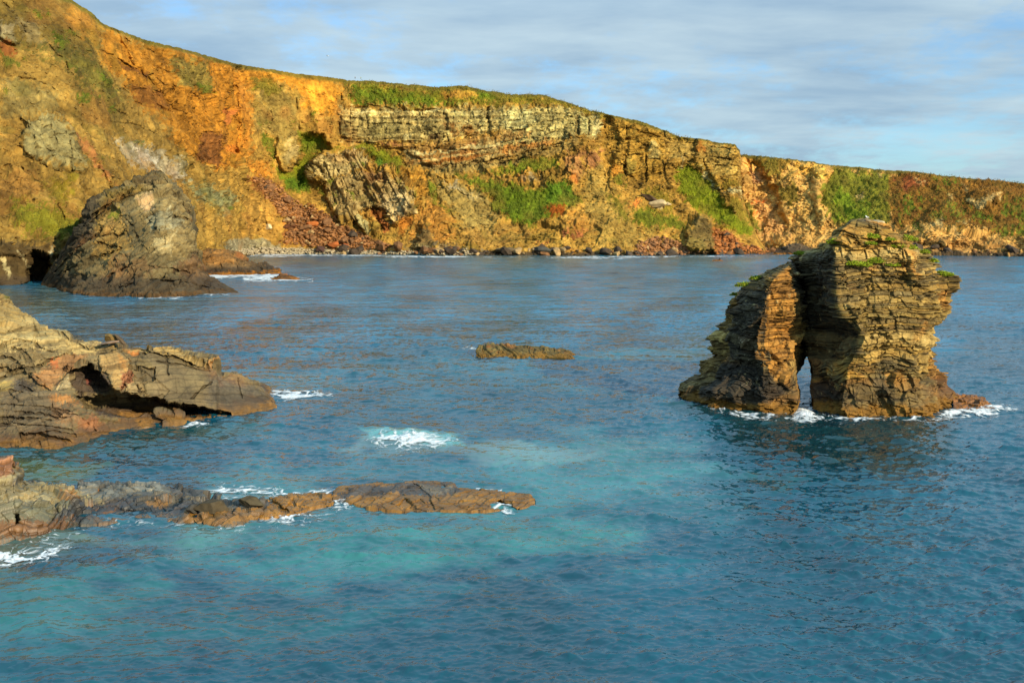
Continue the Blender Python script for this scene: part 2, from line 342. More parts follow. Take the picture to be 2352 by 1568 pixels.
    for pts in [c2((640,640),(850,648),(1000,655),(1230,635),(1350,645),(1600,595),(1916,565)), c2((1100,828),(1260,822),(1580,776),(1916,722)), c2((1060,700),(1200,668),(1330,690),(1440,705),(1590,700),(1916,650)), c2((900,650),(1000,690),(1060,760),(1100,830)),
                c2((620,405),(850,395),(1100,425),(1300,412)), c2((830,520),(1000,505),(1300,540)), c2((1230,590),(1350,590),(1340,640)), c2((1370,520),(1560,545),(1700,510),(1916,480)), c2((1260,850),(1450,835),(1700,800),(1916,745)), c2((1350,415),(1355,560),(1390,640)), c2((1655,395),(1665,500),(1680,600)),
                c2((1100,450),(1110,600)), c2((1200,430),(1215,590)), c2((820,470),(825,640)), c2((700,420),(705,620)), c2((620,230),(640,330),(620,420),(630,640)), c2((150,420),(155,520)), c2((330,330),(350,560)), c2((285,840),(350,720),(362,600)), c2((395,840),(420,890)),
                c2((770,880),(830,1000),(895,1110),(985,1240)), c2((700,950),(770,1060)), c2((840,1110),(935,1260)), c2((545,1060),(650,1190)), c2((560,760),(700,720),(790,700)), c2((780,700),(840,780)), c2((900,1090),(1000,1220)), c2((740,1170),(800,1300)), c2((1300,890),(1500,1010),(1620,1020)), c2((1380,1110),(1470,1260)),
                c3((0,372),(200,362),(300,320),(420,285),(640,240)), c3((250,400),(440,335),(640,300)), c3((0,468),(200,430),(350,420),(520,350),(660,330)), c3((0,595),(200,545),(440,490),(660,420)), c3((0,640),(300,560),(540,480)), c3((650,225),(655,405)), c3((742,260),(748,390)), c3((540,340),(545,450)), c3((400,150),(415,270)),
                c3((1060,330),(1060,450),(1050,590),(1058,650)), c3((1215,560),(1222,700),(1218,820)), c3((1240,600),(1355,610)), c3((960,540),(1050,580),(1130,560),(1230,580)), c3((1060,340),(1180,370),(1280,400),(1370,420)), c3((1370,360),(1375,700)), c3((930,640),(1050,650)), c3((1055,735),(1125,740)), c3((1230,710),(1350,712)),
                c3((870,300),(900,420),(920,520)), c3((840,640),(900,800),(950,920)), c3((1500,1290),(1530,1200),(1550,1080)), c3((500,1150),(515,1290)), c3((0,1300),(200,1270),(480,1230)), c3((1740,580),(1990,600)), c3((1800,650),(2000,660)), c3((1750,500),(1990,520)), c3((2005,480),(2015,760)),
                c1((535,260),(600,300),(650,330),(700,360),(780,400)), c1((640,440),(700,520),(780,560),(870,590)), c1((700,470),(760,470),(830,490)), c1((780,390),(840,450),(905,450)), c1((900,560),(960,600)), c1((960,810),(1040,850),(1140,895)), c1((1060,690),(1150,700),(1140,870)), c1((1040,740),(1140,800)), c1((1150,700),(1150,560),(1170,480)),
                c1((1240,450),(1235,560)), c1((1225,600),(1240,820)), c1((360,150),(420,200),(470,240)), c1((600,170),(700,230),(820,270)), c1((800,350),(900,390)), c1((920,480),(1000,500),(1080,520)), c1((30,30),(80,90),(130,180)), c1((0,130),(60,190),(90,240)), c1((110,620),(190,660),(300,650)), c1((150,700),(280,720),(410,700)), c1((180,790),(330,800),(430,780)),
                c1((190,830),(310,830)), c1((270,660),(290,800)), c1((340,620),(360,780),(350,890)), c1((140,640),(180,740)), c1((0,870),(100,880),(200,950)), c1((290,1080),(330,1160)), c1((80,1240),(150,1255),(280,1260)), c1((100,400),(200,420),(290,470)), c1((480,840),(560,1000)), c1((430,600),(440,700)), c1((980,960),(1060,1060)), c1((1130,960),(1145,1060),(1120,1180)),
                c1((0,700),(90,740)), c1((560,640),(700,640),(800,700)), c1((600,560),(680,600)), c1((250,250),(330,330),(380,420)), c1((1250,1000),(1330,1060),(1400,1180))]:
        ln(pts)
    d = d + dark * 2.4
    P = W(px, py, d); Nn = gnormal(P); Nn = blur(blur(Nn, 4, 0), 4, 1); Nn *= np.sign((Nn * (P - np.array([0, 0, CH]))).sum(-1, keepdims=True)) * -1
    Nn /= np.linalg.norm(Nn, axis=-1, keepdims=True) + 1e-9
    # which parts are bedded, which are loose slope
    bed = pmask(px, py, c2((600,380),(1100,410),(1640,380),(1916,390),(2500,330),(2560,620),(2000,800),(1500,840),(1100,830),(1000,700),(620,650)), 8, wx, wy)
    bed = np.maximum(bed, pmask(px, py, c3((850,300),(1370,400),(2000,480),(2040,900),(1850,900),(1400,850),(1180,820),(900,700)), 8, wx, wy) * .8)
    tilt = pmask(px, py, c2((420,790),(780,685),(1050,860),(1170,1000),(1160,1120),(840,1310),(640,1190),(520,930),(420,890)), 8, wx, wy)
    left = sstep(640, 480, px); ang = 0.5 * left
    tu = sstep(240, 380, py); fold = (px - 950) * 0.28 * tu * sstep(900, 1250, px) * bed * 0.27
    X, Y, Z = P[..., 0], P[..., 1], P[..., 2]
    wv = fbm(P, 45, 3, 71); wl_ = fbm(P, 14, 3, 72)
    along = X * 0.78 + Y * 0.62 * left
    s = Z - fold + wv * (2.0 + 14 * left) * (1 - bed * .8) + wl_ * (0.8 + 2 * (1 - bed)) + along * ang * 0.8
    s = s * (1 - tilt) + (Z * 0.5 + X * 0.86) * tilt
    R, B, fr, t, j, idx = beds(s, X + Y * .3, Y - X * .3, 5, 3.4, 0.6, (3, 14))
    R2, B2, fr2, t2, j2, _ = beds(s, X + Y * .3, Y - X * .3, 6, 1.2, 0.5, (1.5, 6))
    gro = np.exp(-(np.minimum(fr, 1 - fr) * t / 0.3) ** 2) + 0.15 * np.exp(-(j / 0.35) ** 2)
    f1, e1, id1 = facet(P * [1, 1, 1.0], 15, 3, .7); f2, e2, id2 = facet(P + wl_[..., None], 5.5, 9, .7); f3, e3, id3 = facet(P, 2.3, 19, .8)
    gu = ridged(np.stack([X + Y * .8 + Z * .25, 0 * X, Z * .12], -1), 17, 3, 8)
    sc = np.clip(P[..., 1] / 690, .5, 1)
    rocky = np.clip(0.35 + 0.9 * fbm(P, 60, 3, 91) + bed + tilt + 0.25 * left, 0.15, 1.15)
    PT = Painter(px, py, P, (168, 126, 54), 6, 15)
    paint_cliff(PT)
    g = PT.green; low = sstep(0, 25, Z)
    disp = fbm(P, 28, 4, 40) * 2.2 + gu * 1.6 * (1 - bed) * low + rocky * sc * (f1 * 3.4 + f2 * 2.5 + f3 * 1.1) * (1 - .68 * bed) \
         + (bed + tilt * .9 + (0.35 + .5 * left) * rocky * (1 - g)) * sc * ((R - .5) * 1.9 + (B - .5) * .25 + (R2 - .5) * .8 + (B2 - .5) * .2 - gro * .5) + fbm(P, 1.8, 2, 44) * 0.45 + (1 - g) * (R2 - .5) * .5
    disp = disp * (1 - .65 * g) + g * (np.abs(fbm(P, 3.2, 3, 45)) * 1.9 + fbm(P, 9, 2, 46))
    edge = 1 - 0.85 * sstep(0.965, 1, np.arange(nr)[:, None] / (nr - 1.0)); disp = disp * edge * np.clip((1700 - px) / 12, 0.15, 1)
    P = P + Nn * disp[..., None]
    # albedo: the bed's own tint, streaks running down, darker cracks
    C = PT.c
    tintb = 1 + (1 - g) * ((R - .5) * .3 * (bed + .4) + ((B2 - .5) * .16 + (id2 - .5) * .22 + (id1 - .5) * .2) * (1 - .6 * bed))
    st = fbm(np.stack([X / 2.2, Y / 2.2, Z / 22], -1), 1, 4, 61) * pmask(px, py, c2((600,380),(1916,380),(2100,600),(1350,660),(620,650)), 8, wx, wy)
    crack = (1 - g) * rocky * (0.6 * np.exp(-(e2 / .06) ** 2) + .5 * np.exp(-(e1 / .03) ** 2) + .3 * np.exp(-(e3 / .1) ** 2) + .25 * (bed + tilt) * gro + .2 * gro)
    C = C * (tintb * (1 - .6 * np.clip(crack, 0, 1)) * (1 + .5 * st) * (1 + .32 * fbm(P, 7, 4, 62) + .22 * fbm(P, 2.5, 2, 63)))[..., None]
    C = C * (1 - .42 * (dark * (1 - .7 * g))[..., None])
    rust = sstep(.35, .9, fbm(P, 22, 4, 64)) * (1 - g) * .28
    C = C * (1 - rust[..., None]) + S(178, 112, 50) * rust[..., None] * (0.8 + .4 * R[..., None])
    og = sstep(.42, .62, fbm(P * [1, 1, 1.3], 12, 5, 67)) * (1 - bed) * .3 * (1 - g); C = C * (1 - og[..., None]) + S(104, 96, 34) * og[..., None]
    C = C * (1 + g[..., None] * np.array([.24, .16, -.1]))
    dry = (sstep(.0, .7, fbm(P, 11, 4, 69)) * g * .5)[..., None]; C = C * (1 - dry) + S(128, 106, 42) * dry
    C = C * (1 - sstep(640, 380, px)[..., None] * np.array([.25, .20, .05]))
    wetz = sstep(3.2, 0.8, P[..., 2] + fbm(P, 6, 3, 65) * 1.4)[..., None]; C = C * (1 - wetz) + S(72, 58, 42) * wetz
    crest = (sstep(0.972, .99, np.arange(nr)[:, None] / (nr - 1.0)) * np.ones_like(px))[..., None] * .85; C = C * (1 - crest) + S(96, 88, 32) * crest
    PF = close_body(P, [(15, lambda z: z + .6), (60, lambda z: z + .8), (260, lambda z: z - 6), (300, lambda z: z * 0 - 5)])
    CF = extend(np.clip(C, .004, .8), 4) * ALB
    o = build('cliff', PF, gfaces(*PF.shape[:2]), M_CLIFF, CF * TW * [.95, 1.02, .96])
    tag(o, 'long ochre sea cliff with pale bedded rock and grassy crest behind the bay', 'cliff', kind='structure')
    SHOTS['cliff'] = (px, py, P, g, Nn)
    return o

def paint_cliff(T):
    G = dict(green=True)
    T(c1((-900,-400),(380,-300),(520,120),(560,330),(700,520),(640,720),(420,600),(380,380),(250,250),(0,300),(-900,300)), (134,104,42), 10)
    T(c1((520,250),(540,100),(650,190),(900,250),(1230,330),(1500,380),(1500,430),(1300,450),(1310,820),(1160,900),(1000,840),(900,780),(820,650),(700,560),(640,420),(530,340)), (192,122,34), 8)
    T(c1((380,0),(480,70),(560,160),(520,260),(420,200),(340,100)), (178,122,42), 6)
    T(c1((880,290),(1080,330),(1110,470),(980,480),(900,440)), (140,118,52), 6)
    T(c1((1060,700),(1150,700),(1150,870),(1010,840),(1030,760)), (134,80,36), 4)
    T(c1((690,440),(820,460),(880,570),(800,590),(700,520)), (150,92,34), 5); T(c1((620,320),(780,390),(760,430),(640,360)), (120,72,28), 3)
    T(c1((1155,755),(1230,755),(1228,812),(1160,804)), (204,116,36), 2.5, .4); T(c1((1150,560),(1210,570),(1200,660),(1160,660)), (196,112,52), 3)
    T(c1((600,715),(750,735),(850,790),(960,865),(1020,970),(900,930),(720,890),(640,810)), (176,152,110), 5, 1.8)
    T(c1((690,760),(770,780),(840,820),(820,860),(720,850)), (214,190,152), 4, 1.6); T(c1((890,890),(940,900),(960,960),(900,940)), (205,180,140), 3, 1.4)
    T(c1((960,950),(1140,980),(1240,1020),(1190,1140),(1060,1070)), (142,136,88), 7)
    T(c1((0,420),(110,400),(300,480),(320,590),(120,600),(0,620)), (150,122,62), 7)
    T(c1((110,610),(320,590),(410,700),(430,880),(330,900),(120,800)), (166,144,86), 5, 1.6)
    T(c1((0,620),(100,640),(120,800),(160,900),(0,920)), (168,122,50), 8)
    T(c1((120,100),(180,130),(250,240),(130,230),(60,120)), (150,122,70), 5)
    T(c1((-50,110),(60,130),(90,240),(0,230)), (176,150,100), 3); T(c1((-30,185),(60,205),(85,290),(-30,300)), (168,96,42), 4)
    T(c1((350,600),(420,700),(490,790),(580,1000),(500,900),(420,760)), (186,116,58), 4)
    T(c1((-300,880),(200,900),(260,1000),(60,1100),(-300,1200)), (156,108,46), 9)
    T(c1((150,260),(300,200),(560,330),(640,470),(620,550),(430,450),(330,380)), (104,94,34), 9, 2.0, .8)
    for p in [((395,485),(440,495),(475,520),(470,555),(405,530)), ((475,485),(520,495),(510,520)), ((575,555),(620,565),(610,590),(580,580)), ((340,340),(400,360),(380,385),(345,375)),
              ((0,265),(50,300),(110,330),(100,355),(20,345)), ((180,70),(215,80),(215,110),(185,100)), ((240,30),(262,40),(260,95),(245,85)), ((120,290),(150,300),(150,330),(125,325)),
              ((0,480),(45,485),(30,510),(0,510)), ((520,810),(550,830),(545,850),(522,840)), ((715,725),(750,735),(740,752),(715,745)), ((345,170),(390,180),(380,200),(350,195)), ((1140,1030),(1165,1040),(1160,1065),(1138,1055)),
              ((1190,1080),(1220,1085),(1215,1105),(1190,1100)), ((265,180),(320,190),(360,230),(330,270),(280,240)), ((1000,430),(1080,440),(1110,490),(1040,480)), ((500,380),(560,400),(600,450),(540,440))]:
        T(c1(*p), (84,96,24), 3, 1.5, .9, **G)
    T(c1((240,940),(380,920),(370,1010),(300,1090),(230,1080)), (122,108,26), 8, 1.6, .8, **G); T(c1((60,1040),(230,1080),(400,1150),(420,1270),(300,1270),(130,1230),(60,1150)), (112,112,26), 8, 1.6, .85, **G)
    T(c1((330,1180),(410,1160),(420,1270),(340,1260)), (84,98,36), 6, 1, .7, **G)
    T(c1((-500,1240),(90,1250),(270,1270),(310,1330),(240,1500),(-500,1560)), (96,74,42), 6)
    T(c1((12,1340),(34,1335),(55,1440),(60,1495),(42,1485),(28,1400)), (226,196,128), 1.5, .8); T(c1((100,1310),(125,1330),(165,1410),(150,1400)), (200,175,120), 1.5, .8); T(c1((262,1290),(280,1300),(275,1350),(262,1340)), (196,176,130), 1.5, .8)
    # middle of the face
    T(c2((0,110),(640,205),(640,330),(615,480),(450,440),(350,400),(350,300),(190,240),(0,190)), (206,138,42), 7)
    T(c2((-80,190),(20,240),(30,560),(0,760),(160,800),(140,900),(0,900),(-80,800)), (196,126,42), 6)
    T(c2((30,250),(190,240),(340,330),(350,560),(350,700),(280,840),(210,800),(180,620),(20,560)), (152,124,62), 6)
    T(c2((240,640),(340,640),(350,700),(280,800),(240,760)), (178,150,92), 5); T(c2((350,430),(600,480),(600,600),(520,640),(380,600)), (160,112,48), 7)
    T(c2((10,200),(120,200),(200,260),(210,310),(120,340),(20,290)), (104,96,34), 5, 1.6, .9, **G)
    for p in [((60,490),(100,500),(90,530),(60,520)), ((280,490),(310,500),(310,550),(285,530)), ((60,570),(150,600),(190,700),(170,770),(100,700),(60,640)), ((50,720),(80,730),(75,770),(52,760)), ((430,410),(470,430),(460,490),(430,470)), ((0,260),(40,270),(30,290),(0,285))]:
        T(c2(*p), (86,100,24), 3.5, 1.5, .9, **G)
    T(c2((680,240),(850,212),(1150,240),(1430,258),(1560,262),(1916,300),(1916,400),(1640,392),(1500,380),(1130,425),(900,405),(700,385)), (104,106,30), 6, 1.6, .95, **G)
    T(c2((690,260),(1000,290),(1260,320),(1330,370),(1500,380),(1450,400),(1130,410),(900,400),(740,380)), (88,104,26), 6, 1.8, .9, **G)
    T(c2((1300,292),(1480,272),(1570,300),(1560,345),(1330,348)), (178,130,50), 4, 1.2); T(c2((950,230),(1130,255),(1180,290),(1080,300),(960,270)), (146,112,46), 4, 1.5)
    T(c2((1540,262),(1700,290),(1720,350),(1600,345)), (92,110,26), 4, 1, .9, **G)
    T(c2((620,395),(800,400),(1050,398),(1300,410),(1640,385),(1916,400),(1916,560),(1600,595),(1350,645),(1000,645),(640,640),(615,500)), (190,164,100), 5)
    T(c2((1370,430),(1650,405),(1660,560),(1560,540),(1400,510)), (198,176,108), 4, 1.6); T(c2((1690,470),(1790,420),(1916,400),(1916,560),(1780,570)), (198,178,110), 4, 1.6)
    T(c2((820,480),(1000,450),(1060,560),(960,620),(830,630)), (162,142,84), 6, 1.8); T(c2((1065,580),(1100,570),(1125,630),(1085,620)), (205,186,130), 2)
    T(c2((1380,520),(1560,500),(1600,590),(1420,600)), (158,108,48), 5, 1.8); T(c2((1130,430),(1300,420),(1300,560),(1180,600)), (130,112,66), 5, 1.8)
    T(c2((850,640),(1350,645),(1600,600),(1916,570),(1916,720),(1590,775),(1250,825),(1090,820),(1060,700)), (160,118,60), 4)
    T(c2((1230,590),(1330,590),(1330,640),(1240,640)), (98,72,40), 3); T(c2((900,650),(1060,650),(1040,690),(930,680)), (140,92,50), 3)
    T(c2((1270,730),(1570,702),(1580,772),(1320,805)), (196,126,54), 3, 1); T(c2((1500,655),(1560,655),(1555,690),(1505,690)), (160,94,46), 2); T(c2((1590,640),(1700,620),(1830,640),(1800,730),(1600,740)), (192,160,98), 3, 1.5)
    T(c2((1070,700),(1180,680),(1180,740),(1080,760)), (170,144,90), 3, 1.4)
    T(c2((1100,830),(1916,730),(1916,790),(1660,850),(1400,880),(1260,880)), (158,130,72), 4)
    def bd(pts, w, c, op=.9): T([(x, y - w) for x, y in pts] + [(x, y + w) for x, y in pts[::-1]], c, 1.6, .5, op)
    for dy, w, c in ((0, 3, (206,184,124)), (9, 2, (150,104,56)), (15, 3.2, (196,166,104)), (23, 2.2, (178,112,52)), (30, 3, (192,160,98)), (37, 1.6, (120,90,54))):
        bd([(950,352+dy*.9),(1040,346+dy),(1120,334+dy),(1200,318+dy),(1290,292+dy),(1345,270+dy),(1385,262+dy)], w, c)
    for dy, w, c in ((0, 2.5, (206,186,128)), (7, 1.5, (150,116,66)), (13, 2.5, (196,172,112))):
        bd([(800,262+dy),(900,258+dy*1.2),(1000,256+dy*1.4),(1100,262+dy*1.4),(1200,255+dy*1.4),(1320,252+dy)], w, c, .7)
    T(c2((345,560),(500,585),(560,690),(800,640),(950,690),(1060,760),(1110,830),(1040,850),(880,800),(820,700),(700,680),(500,720),(440,790),(390,900),(440,990),(280,990),(170,870),(140,780),(220,830),(290,835),(350,720)), (102,110,24), 5, 1.0, .95, **G)
    T(c2((370,610),(500,600),(520,680),(450,740),(380,720)), (92,108,26), 5, .6, 1, **G); T(c2((190,880),(400,900),(420,970),(300,990)), (84,108,26), 5, .8, 1, **G)
    T(c2((840,720),(930,740),(960,800),(900,810)), (72,98,30), 4, .8, 1, **G)
    T(c2((420,800),(560,740),(780,690),(840,780),(760,830),(570,900),(420,890)), (190,164,108), 4, 1.4)
    T(c2((560,900),(700,840),(840,850),(1000,890),(1100,860),(1170,1000),(1170,1120),(1010,1220),(880,1080),(740,1150),(640,1190),(540,1060),(520,950)), (176,146,92), 5, 1.2)
    T(c2((800,850),(940,850),(960,930),(820,920)), (140,104,66), 4); T(c2((870,1000),(1050,955),(1150,1080),(1000,1225),(900,1090)), (196,168,118), 4, 1.8)
    T(c2((740,1160),(790,1150),(842,1280),(800,1302)), (198,178,118), 2, .8); T(c2((830,1110),(900,1090),(990,1230),(930,1275)), (166,94,44), 3); T(c2((1000,1190),(1120,1140),(1180,1180),(1040,1290)), (190,118,42), 5)
    for p in [((655,1000),(720,995),(725,1050),(660,1040)), ((570,990),(620,1000),(630,1030),(575,1020)), ((580,1060),(620,1065),(610,1085)), ((820,950),(850,955),(845,975)), ((1030,900),(1055,910),(1050,940)), ((1080,930),(1105,940),(1100,960)), ((1140,1080),(1175,1085),(1170,1115)),
              ((470,940),(500,950),(490,985),(465,970)), ((480,1000),(530,1010),(510,1035)), ((770,780),(810,785),(800,810)), ((560,900),(600,910),(560,940)), ((1130,960),(1165,990),(1160,1040),(1130,1010)), ((700,790),(760,795),(720,820))]:
        T(c2(*p), (84,102,24), 3, 1.2, .95, **G)
    T(c2((1060,830),(1250,850),(1260,1000),(1180,1110),(1150,1000),(1060,880)), (184,130,48), 5); T(c2((1180,1110),(1260,1050),(1400,1150),(1480,1290),(1330,1380),(1250,1300),(1130,1380),(1100,1290)), (176,120,50), 6)
    T(c2((1260,900),(1600,960),(1740,1080),(1700,1310),(1480,1260),(1380,1100),(1290,1040)), (150,124,66), 6)
    T(c2((1360,930),(1450,930),(1460,1000),(1380,990)), (172,150,112), 4); T(c2((1480,980),(1600,990),(1600,1060),(1500,1040)), (176,150,96), 4, 1.6)
    T(c2((1255,930),(1300,950),(1310,1080),(1410,1140),(1400,1165),(1280,1080)), (92,106,26), 3, .8, .95, **G)
    T(c2((1420,870),(1600,890),(1750,930),(1916,950),(1960,1200),(1800,1180),(1720,1060),(1600,980),(1500,930)), (92,104,28), 5, 1.4, .95, **G)
    T(c2((1650,860),(1916,780),(1960,840),(1780,900)), (100,108,28), 5, 1.4, .9, **G)
    T(c2((1100,1400),(1150,1290),(1220,1230),(1280,1300),(1300,1400)), (110,92,56), 4)
    T(c2((1400,1260),(1960,1190),(1960,1370),(1500,1385)), (166,124,58), 6)
    T(c2((-40,980),(150,1060),(230,1200),(200,1330),(-60,1320)), (176,130,58), 8)
    T(c2((-60,880),(60,890),(170,940),(300,1040),(480,1130),(700,1250),(830,1290),(1000,1370),(700,1400),(200,1340),(260,1220),(150,1080),(0,960)), (152,92,46), 6, 1.2)
    T(c2((-200,1340),(-60,1310),(110,1300),(230,1370),(700,1380),(900,1385),(900,1420),(-220,1430)), (150,136,104), 4, 1); T(c2((900,1375),(1300,1360),(1700,1385),(1700,1410),(900,1410)), (140,118,84), 4, 1.4)
    # right part of the face
    T(c3((-40,48),(300,58),(520,100),(800,180),(920,245),(860,250),(700,200),(600,170),(250,148),(-40,180)), (116,108,34), 4, 1.4, .95, **G)
    T(c3((0,182),(270,150),(640,180),(860,255),(865,400),(700,410),(400,470),(200,490),(0,520)), (186,164,100), 4, 1)
    T(c3((20,200),(250,170),(300,240),(250,350),(60,370),(0,300)), (204,186,122), 4, 1.2); T(c3((665,220),(740,220),(740,390),(665,400)), (206,188,120), 3, 1); T(c3((760,250),(860,270),(850,390),(760,380)), (190,172,116), 3, 1.3)
    T(c3((640,232),(664,225),(666,408),(640,405)), (92,74,38), 1.5, .5); T(c3((0,360),(200,370),(280,400),(200,450),(0,470)), (164,122,64), 4, 1.4)
    T(c3((0,500),(120,480),(200,470),(440,435),(440,480),(200,525),(0,585)), (190,128,60), 3, 1.5)
    T(c3((0,590),(400,500),(650,440),(700,480),(560,560),(200,610),(0,650)), (168,136,74), 4)
    T(c3((860,250),(1130,262),(1380,360),(1370,700),(1310,790),(1180,800),(1050,740),(930,740),(900,600),(880,500)), (178,134,54), 6)
    T(c3((1240,465),(1300,460),(1350,590),(1240,600)), (182,156,92), 3, 1); T(c3((1060,600),(1130,600),(1128,732),(1060,732)), (172,142,64), 3, .6); T(c3((930,640),(1025,645),(1025,740),(930,730)), (186,122,42), 3)
    T(c3((700,520),(860,530),(850,680),(740,690)), (150,98,60), 5, 1.4); T(c3((560,560),(720,520),(730,700),(640,800),(560,700)), (168,116,68), 6)
    T(c3((700,700),(860,640),(960,900),(1080,1050),(1180,1200),(1500,1250),(1100,1340),(800,1310),(720,1150),(700,900)), (164,130,62), 8)
    T(c3((90,640),(250,590),(490,595),(510,660),(260,720),(60,720)), (98,108,28), 4, 1.2, .95, **G)
    T(c3((0,840),(200,850),(370,830),(480,780),(600,820),(700,980),(560,1040),(480,1110),(250,1150),(60,1090),(-60,1000),(-60,860)), (88,106,26), 5, .9, .97, **G)
    T(c3((370,820),(560,790),(680,960),(520,1010),(380,960)), (78,104,26), 5, .6, .9, **G); T(c3((370,1020),(560,985),(550,1080),(420,1115)), (142,70,26), 5, 1.2, .9, **G)
    T(c3((160,760),(340,730),(350,790),(200,800)), (170,146,104), 3, 1.8)
    T(c3((500,1180),(560,1040),(700,1000),(700,1130),(600,1180)), (196,142,62), 5); T(c3((520,1220),(700,1180),(700,1240),(530,1270)), (178,104,62), 4); T(c3((290,1300),(390,1280),(390,1330),(290,1330)), (180,100,52), 3)
    T(c3((890,920),(960,900),(1060,980),(1090,1150),(1000,1110)), (102,104,32), 5, 1.5, .9, **G); T(c3((930,740),(1040,750),(1050,830),(970,820)), (94,98,28), 4, 1, .9, **G)
    T(c3((1090,1040),(1200,1000),(1320,1040),(1500,1090),(1600,1180),(1480,1190),(1200,1190),(1090,1130)), (94,102,28), 5, 1.3, .95, **G)
    T(c3((1180,850),(1360,870),(1480,980),(1440,1060),(1300,1040),(1190,930)), (118,112,38), 6, 1.4, .8, **G)
    T(c3((1450,680),(1580,645),(1700,720),(1830,880),(1960,1040),(2140,1200),(2090,1250),(1880,1190),(1700,1060),(1580,1010),(1480,870)), (104,116,22), 5, .9, .97, **G)
    T(c3((1600,600),(1700,640),(1800,760),(2000,800),(2030,850),(1880,850),(1780,820),(1700,720)), (126,112,38), 5, 1.6, .8, **G)
    T(c3((1860,900),(2040,930),(2060,1100),(2150,1200),(2000,1130)), (116,110,38), 5, 1.3, .8, **G)
    T(c3((550,745),(600,700),(645,790),(590,805)), (200,120,52), 3, .8); T(c3((1080,960),(1185,925),(1170,1000),(1090,1015)), (196,114,48), 3); T(c3((1300,970),(1350,980),(1350,1030),(1300,1020)), (196,172,126), 2.5, 1)
    T(c3((1370,400),(1650,450),(2000,480),(2010,760),(1800,740),(1650,600),(1450,620),(1380,560)), (176,142,72), 6, 1); T(c3((1740,500),(1900,500),(1900,560),(1760,560)), (132,116,64), 4, 1.6)
    T(c3((1940,480),(2010,490),(2010,800),(1960,780)), (192,148,66), 4); T(c3((1630,440),(1720,470),(1730,560),(1650,560)), (190,120,48), 4)
    T(c3((1680,660),(1740,720),(1790,840),(1880,855),(2030,850),(2035,905),(1850,895),(1760,840),(1700,740)), (208,188,132), 2.5, 1.6); T(c3((1510,580),(1530,580),(1525,680),(1505,680)), (206,186,132), 2, .8)
    T(c3((1370,340),(1560,400),(1600,440),(1450,430)), (120,106,38), 4, 1.2, .8, **G)
    T(c3((1540,1310),(1650,1065),(1700,1055),(1740,1110),(1830,1290),(1800,1370),(1600,1370)), (112,92,52), 4, 1)
    T(c3((1200,1280),(1400,1250),(1560,1350),(1500,1400),(1100,1390)), (152,98,54), 5, 1.4); T(c3((1780,1180),(1850,1180),(1990,1290),(2250,1370),(1800,1395)), (166,94,42), 5, 1.3)
    T(c3((2050,950),(2080,960),(2100,1080),(2190,1220),(2150,1230),(2070,1090)), (80,92,24), 3, .8, .9, **G)

